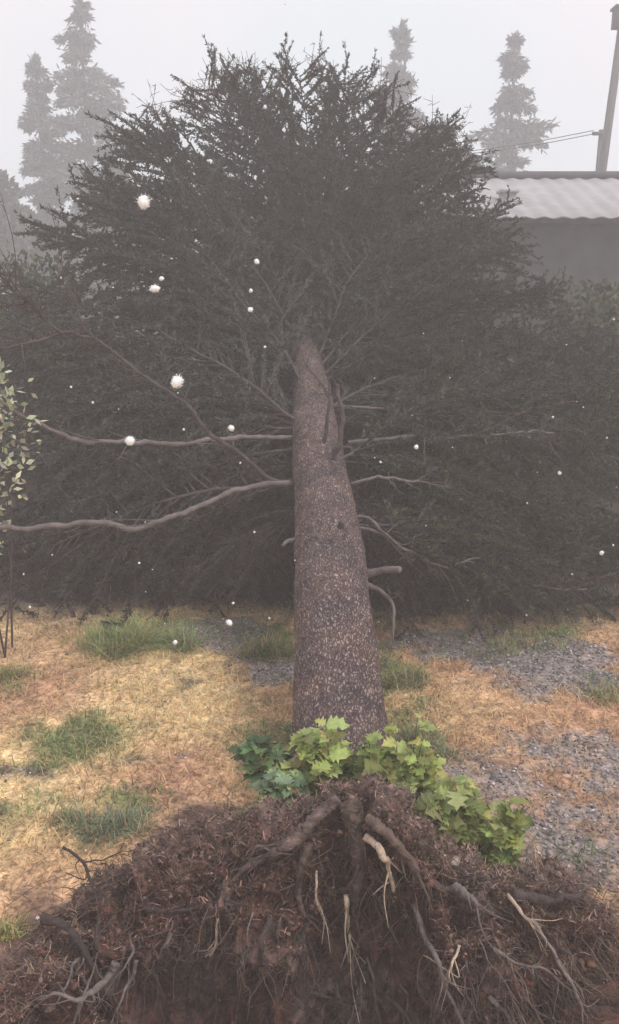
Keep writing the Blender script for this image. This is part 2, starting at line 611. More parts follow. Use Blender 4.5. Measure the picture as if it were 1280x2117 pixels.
mb = MB()
n = 60000
x, y = scatter(n, -3.4, 3.4, 2.3, 6.9)
c, G, R, S, U = patches(x, y)
k = (rng.random(n) < np.clip(0.85 * R + 0.12 * S + 0.004, 0, 1)) & ((((x + 0.05) / 1.14) ** 2 + ((y - 1.95) / 0.88) ** 2) > 1.35)
x, y, S = x[k], y[k], S[k]
n = len(x)
tone = rng.choice([0.12, 0.2, 0.28, 0.4, 0.6], n, p=[0.25, 0.24, 0.24, 0.18, 0.09])[:, None]
cc = tone * np.array([1.0, 0.9, 0.9]) * rng.uniform(0.9, 1.1, (n, 3))
cc = np.where((S > 0.5)[:, None], cc * np.array([0.6, 0.5, 0.45]), cc)
stones(mb, np.stack([x, y, ground_h(x, y) + 0.003], 1), rng.uniform(0.004, 0.013, n), cc)
tag(mb.build('gravel', M_GRAVEL), kind='stuff')

# ------------------------------------------------------------------ fallen tree
TB = at(708, 1640, 3.4)
tree = empty('uprooted_tree', (float(TB[0]), float(TB[1]), 0.0),
             'big uprooted tree lying away from the camera, root plate torn up in front', 'tree')

AX = [(716, 1770, 3.45, .24), (706, 1610, 3.8, .235), (700, 1500, 4.2, .232), (686, 1200, 5.2, .222), (664, 1000, 6.2, .205),
      (648, 850, 7.3, .185), (633, 712, 8.8, .155), (626, 625, 10.6, .115), (620, 575, 12.8, .05)]
axc = np.array([[*at(a, b, z), r] for a, b, z, r in AX])
axs = spline(axc, 620)
APTS, ARAD = axs[:, :3], axs[:, 3]


def axis_at_depth(z):
    d = APTS[:, 1] * CP - (APTS[:, 2] - CAM_H) * SP
    return APTS[np.argmin(abs(d - z))]


t_, U_, W_ = frames(APTS)
SD = 200
a = np.linspace(0, 2 * np.pi, SD, endpoint=False)
ring = np.cos(a)[None, :, None] * U_[:, None] + np.sin(a)[None, :, None] * W_[:, None]
slen = np.concatenate([[0], np.cumsum(np.linalg.norm(np.diff(APTS, axis=0), axis=1))])
q = np.stack([np.cos(a)[None] * ARAD[:, None] * np.ones((620, 1)), np.sin(a)[None] * ARAD[:, None] * np.ones((620, 1)), np.repeat(slen[:, None], SD, 1) * 0.55], -1).reshape(-1, 3)
# plates of scaly bark: ridged noise stretched along the stem
b1 = 1 - np.abs(fbm(q, 38, 2, 1.0)) * 3.2
b2 = fbm(q, 11, 3, 7.0)
b3 = 1 - np.abs(fbm(q, 75, 2, 5.0)) * 3.0
crack = np.clip(b1, 0, 1) * 0.6 + np.clip(b3, 0, 1) * 0.4
disp = (0.014 * b2 - 0.004 * crack + 0.02 * fbm(q, 3, 2, 3)).reshape(620, SD)
R_ = ARAD[:, None] + disp * np.clip(ARAD[:, None] / 0.2, 0.2, 1)
R_ += 0.0 * np.clip(1 - slen / 0.5, 0, 1)[:, None] * (0.5 + 0.5 * np.cos(5 * a)[None])
v = (APTS[:, None] + ring * R_[..., None]).reshape(-1, 3)
i = np.arange(619)[:, None] * SD
j = np.arange(SD)[None]
f = np.stack([i + j, i + (j + 1) % SD, i + SD + (j + 1) % SD, i + SD + j], -1).reshape(-1, 4)
tint = fbm(q, 6, 3, 30.0)[:, None]
cb = np.array([0.27, 0.21, 0.205]) * (1 + 0.25 * tint) + np.array([0.03, 0.0, -0.01]) * tint
cb = cb * (1 - 0.72 * crack[:, None]) + np.array([0.05, 0.035, 0.035]) * 0.6 * crack[:, None]
speck = fbm(q, 60, 2, 11)[:, None]
cb = cb * (1 + 1.5 * np.clip(speck, -0.5, 0.9))
v -= np.array(tree.location)
mb = MB()
mb.add(v, f, np.clip(cb, 0.01, 0.7))
mb.add(np.concatenate([v[:SD], v[:SD].mean(0)[None]]), np.stack([np.arange(SD), (np.arange(SD) + 1) % SD, np.full(SD, SD)], 1), np.array([.1, .07, .06]))
mb.build('trunk', M_BARK, tree, smooth=True)

# --- root plate: control rows back -> crest -> face -> pit, from left to right (pixel, pixel, height)
COLS = [  # x_crest, y_crest, h_crest
    (-40, 2260, .02), (25, 2130, .08), (100, 1990, .16), (185, 1865, .26), (330, 1775, .38), (480, 1712, .47), (600, 1680, .58), (700, 1640, .66),
    (800, 1680, .62), (900, 1755, .52), (1000, 1815, .42), (1100, 1838, .34), (1175, 1866, .24), (1212, 1950, .13), (1232, 2080, .02), (1245, 2230, -.06)]
rows = []
for (px, py, h) in COLS:
    z = depth_at_height(py, h)
    crest = at(px, py, z)
    cx = (px - 640) / 640
    back = np.array([crest[0] * 1.06, crest[1] + 0.30 + 0.25 * h, -0.06])
    mid = np.array([crest[0] * 1.03, crest[1] + 0.14, h * 0.62])
    fz = 0.0
    face1 = np.array([crest[0] * 0.99, crest[1] - 0.10 - 0.06 * (1 - abs(cx)), h * 0.72])
    face2 = np.array([crest[0] * 0.98, crest[1] - 0.20 - 0.08 * (1 - abs(cx)), h * 0.30])
    face3 = np.array([crest[0] * 0.97, crest[1] - 0.12, -0.22])
    face4 = np.array([crest[0] * 0.95, crest[1] + 0.02, -0.85])
    rows.append([back, mid, crest, face1, face2, face3, face4])
rows = np.array(rows)          # cols, rows, 3
NU, NV = 560, 330
A = spline(rows.reshape(len(COLS), -1), NU).reshape(NU, 7, 3)
S_ = np.stack([spline(A[i_], NV) for i_ in range(NU)])      # NU,NV,3
dU = np.gradient(S_, axis=0)
dV = np.gradient(S_, axis=1)
N_ = np.cross(dU, dV)
N_ /= np.linalg.norm(N_, axis=2)[..., None] + 1e-9
if N_[NU // 2, NV // 2][1] > 0:
    N_ = -N_
P_ = S_.reshape(-1, 3)
Nn = N_.reshape(-1, 3)
vv = np.tile(np.linspace(0, 1, NV), NU)
big = fbm(P_, 3.2, 3, 2.0)
clod = 1 - np.abs(fbm(P_, 9, 3, 8.0)) * 2.2
fine = fbm(P_, 30, 3, 5.0)
facew = np.clip((vv - 0.28) * 5, 0, 1)
st = np.stack([P_[:, 0] * 6, P_[:, 1] * 3, P_[:, 2] * 1.6], 1)
strand = fbm(st, 2.2, 3, 12.0)
dd = facew * (0.16 * big + 0.115 * clod + 0.085 * strand) + (1 - facew) * (0.06 * big + 0.055 * clod) + 0.04 * fine + 0.06 * fbm(P_, 14, 3, 44.0)
# hollow under the stump, right of centre
hol = at(770, 1960, 3.05)
hw = np.exp(-(((P_[:, 0] - hol[0]) / 0.24) ** 2 + ((P_[:, 2] - hol[2]) / 0.30) ** 2)) * facew
hol2 = at(420, 2080, 3.05)
hw2 = np.exp(-(((P_[:, 0] - hol2[0]) / 0.25) ** 2 + ((P_[:, 2] - hol2[2]) / 0.16) ** 2)) * facew
dd -= 0.45 * hw + 0.32 * hw2
P2 = P_ + Nn * dd[:, None]


def plate_point(u, v_):
    iu = min(max(int(u * (NU - 1)), 0), NU - 1)
    iv = min(max(int(v_ * (NV - 1)), 0), NV - 1)
    return P2[iu * NV + iv], Nn[iu * NV + iv]


topc = np.array([0.125, 0.082, 0.07])
facec = np.array([0.082, 0.038, 0.029])
redc = np.array([0.11, 0.045, 0.032])
red = np.clip(fbm(P_, 4.5, 3, 60) * 2.2 - 0.35, 0, 1)[:, None]
grey = np.clip(fbm(P_, 7, 3, 80) * 3 - 0.1, 0, 1)[:, None]
cc = topc * (1 - facew[:, None]) + facec * facew[:, None]
cc = cc * (1 - 0.6 * red) + redc * 0.6 * red
cc = cc * (1 - 0.6 * grey) + np.array([0.15, 0.11, 0.10]) * 0.6 * grey
ii = (np.arange(NU - 1)[:, None] * NV + np.arange(NV - 1)[None]).ravel()
mb = MB()
mb.add(P2 - np.array(tree.location), np.stack([ii, ii + 1, ii + NV + 1, ii + NV], 1), cc)
mb.build('root_plate', M_SOIL, tree, smooth=True)
TL = np.array(tree.location)

# clods, pebbles and litter stuck in the torn soil
mb = MB()
n = 34000
iu = rng.integers(0, NU, n)
iv = (rng.beta(1.3, 1.6, n) * (NV - 30)).astype(int)
pp = P2[iu * NV + iv] + Nn[iu * NV + iv] * 0.004
fw = facew[iu * NV + iv]
tone = rng.choice([0.4, 0.9, 1.8, 3.0, 5.0], n, p=[0.30, 0.30, 0.25, 0.12, 0.03])[:, None]
cc = np.where((fw > 0.5)[:, None], facec, topc) * tone * rng.uniform(0.85, 1.15, (n, 3))
stones(mb, pp - TL, rng.uniform(0.002, 0.0085, n) * rng.choice([.6, .8, 1, 1, 2.4], n, p=[.3, .3, .2, .17, .03]), np.clip(np.where(tone > 2.5, cc * .4 + tone * np.array([.038, .03, .026]), cc), 0, 0.4), flat=0.7)
# litter: bits of needles and rootlets lying on it
n = 26000
iu = rng.integers(0, NU, n)
iv = (rng.beta(1.2, 2.0, n) * (NV - 20)).astype(int)
pp = P2[iu * NV + iv] + Nn[iu * NV + iv] * 0.004
lc = np.array([0.2, 0.13, 0.1]) * rng.choice([0.35, 0.7, 1.2, 2.2], n, p=[.3, .35, .25, .1])[:, None] * rng.uniform(0.85, 1.15, (n, 3))
blades(mb, pp[:, 0] - TL[0], pp[:, 1] - TL[1], 0.035, 0.0016, 0.5, lc, z=pp[:, 2])
tag(mb.build('soil_litter', M_CLOD, tree), kind='stuff')

# roots seen one by one: (pixel x, pixel y, depth offset towards the camera from the plate) with radii
ROOTC = np.array([0.22, 0.16, 0.14])


def face_depth(px, py):
    """depth of the plate's surface nearest to the pixel ray"""
    z = P2[:, 1] * CP - (P2[:, 2] - CAM_H) * SP
    yc = (P2[:, 1] * SP + (P2[:, 2] - CAM_H) * CP)
    sx = CXP + FPX * P2[:, 0] / z
    sy = CYP - FPX * yc / z
    d = (sx - px) ** 2 + (sy - py) ** 2
    idx = np.argsort(d)[:25]
    return float(z[idx].min())


def root_px(path, r0, r1, col=ROOTC, lift=0.02, name='root', sides=8, label=None, wig=0.012):
    pts = []
    for k_, p in enumerate(path):
        l_ = p[2] if len(p) > 2 else lift
        pts.append(at(p[0], p[1], face_depth(p[0], p[1]) - l_))
    c_ = spline(np.array(pts), max(14, 10 * len(pts)))
    c_ = wiggle(wiggle(c_, wig * 1.6, 7.0), .006, 26.0)
    r0, r1 = r0 * .8, r1 * .6
    tt = np.linspace(0, 1, len(c_))
    rr = (r0 * (1 - tt) + r1 * tt) * (1 + 0.3 * vnoise(c_ * 25))
    b_ = MB()
    b_.tube(c_ - TL, rr, sides, np.asarray(col), rough=0.2)
    for k_ in range(int(2 + len(path))):
        i_ = rng.integers(len(c_) // 4, len(c_) - 1)
        d = c_[i_] - c_[i_ - 2]
        d = d / (np.linalg.norm(d) + 1e-9) * .8 + rng.normal(0, .6, 3) + np.array([0, -.15, -.2])
        L = rng.uniform(.03, .13)
        q_ = spline(np.array([c_[i_], c_[i_] + d * L * .5 + rng.normal(0, .008, 3), c_[i_] + d * L + rng.normal(0, .015, 3)]), 7)
        b_.tube(q_ - TL, np.linspace(rr[i_] * .5, .0012, 7), 4, np.asarray(col) * .9)
    o = b_.build(name, M_SOIL if r0 > .024 else M_ROOT, tree, smooth=True)
    if label:
        o['label'] = label
    return o


PALE = np.array([0.48, 0.38, 0.3])
DARK = np.array([0.05, 0.036, 0.035])
GR = np.array([0.2, 0.165, 0.155])
root_px([(700, 1650, .04), (640, 1700, .06), (600, 1735, .03), (560, 1765, .02), (510, 1790, .03), (488, 1810, .0)], .036, .010, np.array([.12,.085,.075]))
root_px([(705, 1660, .03), (660, 1720, .02), (630, 1790, .05), (620, 1850, .03), (628, 1900, .02)], .034, .010, np.array([.09,.06,.05]))
root_px([(720, 1655, .02), (735, 1720, .03), (745, 1790, .05), (735, 1850, .04), (725, 1880, .03)], .05, .02, np.array([.085,.06,.052]))
root_px([(715, 1850, .05), (720, 1880, .07), (722, 1920, .07), (720, 1950, .04), (708, 2010, .0)], .012, .003, PALE * 1.1, label='pale torn root tip hanging over the dark hollow')
root_px([(655, 1800, .04), (650, 1840, .06), (652, 1870, .03)], .007, .003, PALE)
root_px([(757, 1730, .06), (785, 1760, .09), (802, 1800, .09), (812, 1845, .05)], .018, .009, PALE, label='pale split root with its bark torn off')
root_px([(760, 1690, .03), (800, 1720, .02), (850, 1780, .02), (900, 1830, .02), (960, 1850, .03), (1000, 1880, .03)], .026, .010, np.array([.12,.085,.075]))
root_px([(940, 1830, .05), (965, 1850, .07), (985, 1870, .06)], .02, .014, GR * .8)
root_px([(855, 1870, .03), (880, 1930, .07), (910, 1990, .1), (935, 2050, .1), (965, 2120, .08), (980, 2160, .05)], .012, .007, GR * 0.85)
root_px([(950, 1955, .03), (935, 1990, .07), (925, 2030, .1)], .006, .005, PALE)
root_px([(1050, 1850, .03), (1085, 1890, .06), (1110, 1920, .05)], .009, .006, PALE * 0.9)
root_px([(1100, 1900, .02), (1140, 1970, .06), (1185, 2050, .08), (1230, 2130, .07)], .009, .006, GR)
root_px([(1020, 1960, .02), (1080, 1985, .05), (1140, 2010, .05), (1200, 2080, .04)], .008, .004, GR * .7)
root_px([(1060, 1850, .02), (1120, 1860, .05), (1180, 1850, .07), (1218, 1836, .06)], .026, .008, DARK * 1.3, label='dark root stub poking out at the right edge')
root_px([(240, 1990, .03), (225, 2020, .07), (190, 2050, .09), (165, 2070, .08), (120, 2062, .05), (80, 2075, .02)], .02, .004, GR * .85, label='forked grey root at lower left')
root_px([(168, 2068, .08), (160, 2090, .06), (148, 2108, .04)], .01, .003, GR * .85)
root_px([(282, 1985, .03), (265, 2020, .07), (248, 2060, .07), (236, 2085, .05)], .012, .004, GR * .85)
root_px([(355, 1930, .02), (340, 1965, .05), (330, 2000, .04), (350, 2010, .02)], .008, .006, GR * .85)
root_px([(450, 1900, .02), (440, 1945, .05), (432, 1970, .03)], .007, .003, PALE * 0.8)
root_px([(130, 1752, .03), (165, 1775, .05), (184, 1800, .05), (195, 1840, .04), (205, 1900, .03), (203, 1960, .02)], .006, .009, DARK, label='dark wiry root sticking up out of the left slope')
root_px([(184, 1800, .05), (170, 1815, .04), (140, 1800, .03)], .004, .003, DARK)
root_px([(195, 1830, .04), (230, 1822, .05), (228, 1790, .04), (205, 1782, .03)], .004, .003, DARK)
root_px([(180, 1782, .05), (240, 1770, .05), (275, 1752, .04)], .004, .002, DARK)
root_px([(500, 1790, .02), (530, 1755, .06), (550, 1765, .05), (562, 1790, .02)], .008, .005, GR * .7)
root_px([(90, 1900, .02), (150, 1930, .05), (190, 1990, .04), (200, 2060, .02)], .02, .01, DARK)
root_px([(560, 1900, .02), (545, 1970, .05), (560, 2050, .05), (540, 2120, .03)], .015, .006, DARK * 1.3)
root_px([(640, 2050, .02), (690, 2080, .06), (770, 2110, .05)], .01, .006, DARK * 1.5)
root_px([(800, 2060, .02), (840, 2100, .06), (860, 2150, .05)], .016, .01, DARK * 1.4)
root_px([(1010, 2060, .02), (1050, 2090, .05), (1060, 2150, .05)], .012, .006, GR * 0.7)
root_px([(300, 1880, .0), (400, 1878, .03), (520, 1870, .02)], .012, .006, DARK)
REDR = np.array([0.24, 0.12, 0.075])
root_px([(608, 1780, .03), (625, 1800, .05), (640, 1810, .04)], .018, .012, REDR * .5)
for k_ in range(46):
    u = rng.uniform(0.1, 0.93)
    px0 = 640 + (u - 0.5) * 1200
    py0 = 1850 + rng.uniform(0, 200) + abs(u - 0.5) * 120
    L = rng.uniform(40, 150)
    dx = (u - 0.5) * L * 1.6 + rng.normal(0, 20)
    root_px([(px0, py0, .0), (px0 + dx * .4, py0 + L * .4, .04), (px0 + dx, py0 + L, rng.uniform(.02, .07))],
            rng.uniform(.003, .009), .002, [DARK, GR * .7, GR * 0.45, ROOTC * .7][k_ % 4], sides=6, wig=0.035)

# root hairs: uncountable fibres
mb = MB()
for k_ in range(3000):
    u = rng.uniform(0.03, 0.97)
    v0 = rng.uniform(0.3, 0.75)
    p, nn = plate_point(u, v0)
    if rng.random() < 0.45:
        u = rng.uniform(0.66, 0.96)
        p, nn = plate_point(u, rng.uniform(0.3, 0.7))
    L = rng.uniform(0.04, 0.2)
    out_ = nn * rng.uniform(0.15, 0.6) + np.array([(u - 0.5) * 0.9 + rng.normal(0, .35), rng.normal(0, 0.2), -0.75])
    out_ /= np.linalg.norm(out_)
    c_ = np.array([p, p + out_ * L * .4 + rng.normal(0, .012, 3), p + out_ * L * .75 + rng.normal(0, .02, 3), p + out_ * L + np.array([0, 0, -.02]) + rng.normal(0, .02, 3)])
    c_ = spline(c_, 7)
    mb.tube(c_ - TL, np.linspace(.0018, .0006, 7), 3, np.array([0.16, 0.11, 0.09]) * rng.choice([0.4, 0.8, 1.5]))
for k_ in range(420):          # fibres standing off the torn rim
    u = rng.uniform(0.1, 0.97) if k_ % 3 else rng.uniform(.86, .97)
    p, nn = plate_point(u, rng.uniform(.2, .36))
    d = np.array([(u - .5) * 1.2 + rng.normal(0, .4), rng.normal(0, .4), rng.uniform(-.1, .6)])
    L = rng.uniform(.03, .12)
    c_ = spline(np.array([p, p + d * L * .6 + rng.normal(0, .01, 3), p + d * L + np.array([0, 0, -.02]) + rng.normal(0, .012, 3)]), 6)
    mb.tube(c_ - TL, np.linspace(.0022, .0008, 6), 3, np.array([0.1, 0.07, 0.06]) * rng.choice([0.4, 0.8, 1.5]))
tag(mb.build('root_hairs', M_ROOT, tree), kind='stuff')


# --- branches
def sprays(mb, p, d, n_, length, width, col):
    """narrow leaf-like blades standing off a twig at points p, along directions d"""
    s = np.cross(d, rng.normal(0, 1, (n_, 3)))
    s /= np.linalg.norm(s, axis=1)[:, None] + 1e-9
    L = (length * rng.uniform(0.5, 1.3, n_))[:, None]
    w_ = (width * rng.uniform(0.6, 1.3, n_))[:, None]
    v = np.stack([p, p + d * L * .45 + s * w_, p + d * L, p + d * L * .45 - s * w_], 1).reshape(-1, 3)
    k = np.arange(n_)[:, None] * 4
    mb.add(v, k + np.array([[0, 1, 2, 3]]), np.repeat(col, 4, 0))


def make_branch(seed, length=3.0, bare=0.08, n2=76, per=160, leafy=1.0, sag=0.25, r0=0.014, needle=0.042, nw=0.0072, base_col=(0.068, 0.073, 0.066)):
    """wood and foliage builders for a branch along +X"""
    R0 = np.random.default_rng(seed)
    wood, fol = MB(), MB()
    t = np.linspace(0, 1, 22)
    main = np.stack([t * length, 0.12 * np.sin(t * 3 + seed) * t * length * 0.5, (0.12 * np.sin(t * 2.2) - sag * t ** 2.2) * length * 0.5], 1)
    main += np.stack([np.zeros(22), np.cumsum(R0.normal(0, .012, 22)), np.cumsum(R0.normal(0, .01, 22))], 1)
    wood.tube(main, np.linspace(r0, 0.006, 22), 7)
    for k in range(n2):
        u = bare + (1 - bare) * (k + R0.random()) / n2
        i_ = min(int(u * 21), 20)
        p0 = main[i_] + (main[i_ + 1] - main[i_]) * (u * 21 - i_)
        side = 1 if k % 2 else -1
        L = (0.32 + 1.05 * (1 - u) ** 0.7 * min(1, (u - bare + 0.15) * 3.5)) * R0.uniform(0.6, 1.15)
        ang = R0.uniform(0.6, 1.1)
        d = np.array([math.cos(ang), side * math.sin(ang), R0.normal(-0.1, 0.35)])
        d /= np.linalg.norm(d)
        tt = np.linspace(0, 1, 6)[:, None]
        c_ = p0 + d * L * tt + np.array([0, 0, -0.22]) * L * tt ** 2 + R0.normal(0, .02, (6, 3)) * tt
        wood.tube(c_, np.linspace(0.009, 0.0025, 6), 3)
        m = int(per * leafy * (0.4 + L))
        for q_ in range(3 if L > 0.3 else 1):        # tertiary twigs
            uu = R0.uniform(0.2, 0.9)
            pp = p0 + d * L * uu + np.array([0, 0, -0.22]) * L * uu ** 2
            d3 = d + R0.normal(0, 0.7, 3)
            d3 /= np.linalg.norm(d3)
            L3 = R0.uniform(0.1, 0.3)
            wood.tube(np.array([pp, pp + d3 * L3 * .5, pp + d3 * L3 + np.array([0, 0, -.03])]), [0.004, 0.003, 0.0015], 3)
            nn_ = int(m * 0.28)
            if nn_ > 0:
                us = R0.random(nn_)[:, None]
                dd_ = d3 + R0.normal(0, .55, (nn_, 3))
                dd_ /= np.linalg.norm(dd_, axis=1)[:, None]
                cl = np.array(base_col) * R0.uniform(0.5, 1.7, (nn_, 1)) * R0.uniform(0.85, 1.15, (nn_, 3))
                sprays(fol, pp + d3 * L3 * us, dd_, nn_, needle, nw, cl)
        if m:
            us = R0.uniform(0.12, 1, m)[:, None]
            pp = p0 + d * L * us + np.array([0, 0, -0.22]) * L * us ** 2
            dd_ = d + R0.normal(0, .6, (m, 3))
            dd_ /= np.linalg.norm(dd_, axis=1)[:, None]
            cl = np.array(base_col) * R0.uniform(0.5, 1.7, (m, 1)) * R0.uniform(0.85, 1.15, (m, 3))
            sprays(fol, pp, dd_, m, needle, nw, cl)
    wm = wood.mesh('branch_wood')
    wm.materials.append(M_TWIG)
    fm = None
    if fol.n:
        fm = fol.mesh('branch_foliage')
        fm.materials.append(M_NEEDLE)
    return wm, fm


protos = [make_branch(100 + k) for k in range(6)]  # foliage colour lightened to paint sky light and mist onto the upper crown
olive = [make_branch(200 + k, base_col=(0.062, 0.068, 0.042)) for k in range(3)]
dead = [make_branch(400 + k, base_col=(0.042, 0.034, 0.034), leafy=.8) for k in range(3)]
sparse = [make_branch(300 + k, leafy=0.25, n2=30) for k in range(3)]


def place_branch(pr, base, tip, roll=0.0):
    base, tip = np.asarray(base, float), np.asarray(tip, float)
    tip[2] = max(tip[2], gh(tip[0], tip[1]) + 0.12)
    d = Vector(tip - base)
    L = d.length
    xax = d.normalized()
    upv = Vector((0, 0, 1)) if abs(xax.z) < 0.8 else Vector((0, 1, 0.2))
    yax = upv.cross(xax).normalized()
    zax = xax.cross(yax)
    M = Matrix((xax, yax, zax)).transposed().to_4x4() @ Matrix.Rotation(roll, 4, 'X')
    s = L / 3.0
    o = link('branch', pr[0], tree)
    o.matrix_local = Matrix.Translation(Vector(base - TL)) @ M @ Matrix.Diagonal((s, max(s, 0.75), max(s, 0.75), 1))
    if pr[1]:
        link('foliage', pr[1], o)
    return o


def dome(phi):
    """crown outline in the photo: angle from +x anticlockwise -> radii in pixels about (625, 760)"""
    deg = [-30, 0, 15, 39, 52, 67, 90, 118, 137, 160, 172, 188, 205]
    rad = [700, 630, 530, 515, 540, 570, 600, 600, 615, 600, 560, 560, 640]
    return np.interp(math.degrees(phi), deg, rad)


nb = 0
for k in range(27):          # outer shell of the crown
    u_ = (k + rng.uniform(-.3, .3)) / 26
    phi = math.radians(-8 + 196 * (u_ - .055 * math.sin(2 * math.pi * u_) * -1))
    r = dome(phi) * rng.uniform(0.9, 1.0)
    zt = rng.uniform(7.8, 8.8) + 2.0 * max(0, math.sin(phi)) ** 2
    tip = at(625 + r * math.cos(phi), 760 - r * math.sin(phi), zt)
    base = axis_at_depth(zt - rng.uniform(0.6, 1.8) * (1 - .6 * max(0, math.sin(phi)) ** 4))
    place_branch(protos[k % 6], base, tip, rng.uniform(-.6, .6))
    nb += 1
for k in range(10):          # small ones close round the upper stem
    phi = math.radians(-20 + 220 * (k + rng.uniform(-.4, .4)) / 9)
    zt = rng.uniform(10.2, 12)
    r = rng.uniform(120, 260)
    tip = at(630 + r * math.cos(phi), 640 - r * math.sin(phi), zt)
    place_branch(protos[(k + 1) % 6], axis_at_depth(zt - rng.uniform(0.2, .5)), tip, rng.uniform(-.6, .6))
    nb += 1
for k in range(12):          # farther whorls, inside the outline
    phi = math.radians(-10 + 200 * (k + rng.uniform(-.4, .4)) / 11)
    zt = rng.uniform(10.5, 12.5)
    r = dome(phi) * rng.uniform(0.55, 0.8)
    tip = at(625 + r * math.cos(phi), 760 - r * math.sin(phi), zt)
    base = axis_at_depth(zt - rng.uniform(0.4, 1.2))
    place_branch(protos[(k + 3) % 6], base, tip, rng.uniform(-.6, .6))
    nb += 1
for (px, py, zt, pr) in [(-60, 900, 7.6, protos[5]), (-120, 1050, 7.8, protos[0]), (60, 1130, 8.0, dead[1]), (-60, 1200, 7.6, protos[2]), (200, 1180, 8.2, dead[0]),
                         (330, 1090, 8.4, dead[2]), (150, 980, 8.6, protos[2]), (520, 1130, 8.6, dead[1]), (860, 1130, 8.4, dead[0]),
                         (1080, 1120, 8.2, olive[0]), (1300, 1080, 7.8, olive[2]), (1250, 930, 8.2, olive[0]), (1330, 820, 8.4, olive[1]), (1100, 960, 8.8, dead[1]),
                         (760, 1140, 8.6, dead[2]), (1350, 1200, 7.4, olive[2]), (560, 1285, 7.2, dead[0]),
                         (-100, 1250, 7.3, dead[1]), (120, 1240, 7.4, dead[2]), (290, 1235, 7.4, dead[0]), (430, 1240, 7.0, dead[1]), (850, 1240, 6.9, dead[2]),
                         (980, 1250, 6.8, dead[0]), (1120, 1235, 6.8, dead[1]), (1270, 1230, 6.7, olive[0]),
                         (430, 700, 9.2, dead[0]), (500, 800, 8.8, dead[1]), (450, 880, 8.6, dead[2]), (800, 760, 9.0, dead[0]), (850, 900, 8.6, dead[2])]:
    tip = at(px, py, zt)
    place_branch(pr, axis_at_depth(zt - rng.uniform(0.6, 1.2)), tip, rng.uniform(-.5, .5))
    nb += 1


def bare_branch(path, r0, r1, pale=False, twigs=0, label=None, tl=0.3, name='branch'):
    c_ = spline(np.array([at(*p) for p in path]), 16 * len(path))
    c_ = wiggle(wiggle(c_, 0.04, 4), .010, 17)
    tt = np.linspace(0, 1, len(c_))
    b_ = MB()
    b_.tube(c_ - TL, (r0 * (1 - tt) + r1 * tt) * (1 + .25 * vnoise(c_ * 14)), 8, rough=0.12)
    for k in range(twigs):
        i_ = rng.integers(len(c_) // 5, len(c_) - 1)
        d = c_[i_] - c_[max(i_ - 2, 0)]
        d /= np.linalg.norm(d)
        d = d * 0.7 + rng.normal(0, 0.6, 3)
        L = tl * rng.uniform(0.3, 1)
        q_ = np.array([c_[i_], c_[i_] + d * L * .5, c_[i_] + d * L + rng.normal(0, .03, 3)])
        b_.tube(spline(q_, 6) - TL, np.linspace(min(r1, .005), .0016, 6), 4)
        for e_ in range(6):
            b0 = q_[0] + (q_[2] - q_[0]) * rng.random()
            b_.tube(np.array([b0, b0 + rng.normal(0, 0.035, 3)]) - TL, [.003, .0016], 3)
    o = b_.build(name, M_PALETWIG if pale else M_TWIG, tree, smooth=True)
    if label:
        o['label'] = label
    return o


bare_branch([(610, 905, 6.85), (520, 908, 6.6), (430, 915, 6.4), (300, 912, 6.1), (150, 905, 5.8), (60, 870, 5.6), (-40, 810, 5.4)], .022, .012, True, 14, 'long bare branch reaching out to the left')
bare_branch([(605, 995, 6.3), (560, 990, 6.2), (500, 945, 6.1), (430, 890, 6.0), (385, 840, 6.0), (310, 795, 6.0), (230, 735, 6.0), (190, 705, 6.0), (130, 686, 5.9), (60, 700, 5.8), (-30, 735, 5.7)], .017, .008, False, 34)
bare_branch([(200, 708, 6.0), (170, 660, 6.0), (150, 610, 6.0), (110, 560, 6.0)], .009, .004, False, 12)
bare_branch([(130, 690, 5.9), (75, 640, 5.8), (30, 595, 5.7), (-20, 545, 5.6)], .01, .006, False, 22)
bare_branch([(75, 640, 5.8), (30, 625, 5.7), (-20, 620, 5.6)], .007, .004, False, 8)
bare_branch([(612, 1000, 6.25), (540, 1000, 6.0), (430, 1038, 5.9), (360, 1065, 5.8), (290, 1086, 5.7), (180, 1086, 5.6), (80, 1088, 5.5), (-40, 1092, 5.4)], .02, .017, True, 5, 'thick bare branch bending out low to the left')
bare_branch([(610, 1115, 5.55), (590, 1112, 5.45), (575, 1122, 5.4)], .014, .01, True, 0)
bare_branch([(720, 915, 6.7), (800, 910, 6.7), (860, 906, 6.7), (950, 908, 6.7), (1050, 900, 6.8), (1150, 890, 6.9)], .017, .007, True, 14)
bare_branch([(700, 840, 7.3), (850, 850, 7.3), (950, 845, 7.3), (1050, 850, 7.3), (1130, 842, 7.4)], .013, .006, True, 16)
bare_branch([(725, 1000, 6.2), (790, 988, 6.2), (860, 998, 6.2), (930, 1006, 6.3)], .014, .006, True, 5)
bare_branch([(735, 1068, 5.75), (780, 1092, 5.7), (830, 1130, 5.7)], .014, .007, True, 2)
bare_branch([(738, 1090, 5.7), (800, 1112, 5.7), (860, 1140, 5.7), (930, 1168, 5.7), (1020, 1160, 5.8)], .012, .005, True, 6)
bare_branch([(748, 1186, 5.25), (790, 1185, 5.2), (830, 1183, 5.15)], .024, .02, True, 0, 'short thick branch stub snapped off on the right of the trunk')
bare_branch([(752, 1205, 5.2), (785, 1225, 5.2), (808, 1245, 5.15), (815, 1285, 5.1), (812, 1320, 5.1)], .02, .008, True, 3)
bare_branch([(1030, 1222, 6.4), (1090, 1216, 6.3), (1150, 1212, 6.2), (1220, 1216, 6.2)], .012, .006, True, 8)
bare_branch([(690, 965, 6.15), (700, 910, 6.05), (708, 850, 6.0), (700, 800, 6.1)], .024, .014, False, 3, 'dark snapped limb rising from the trunk')
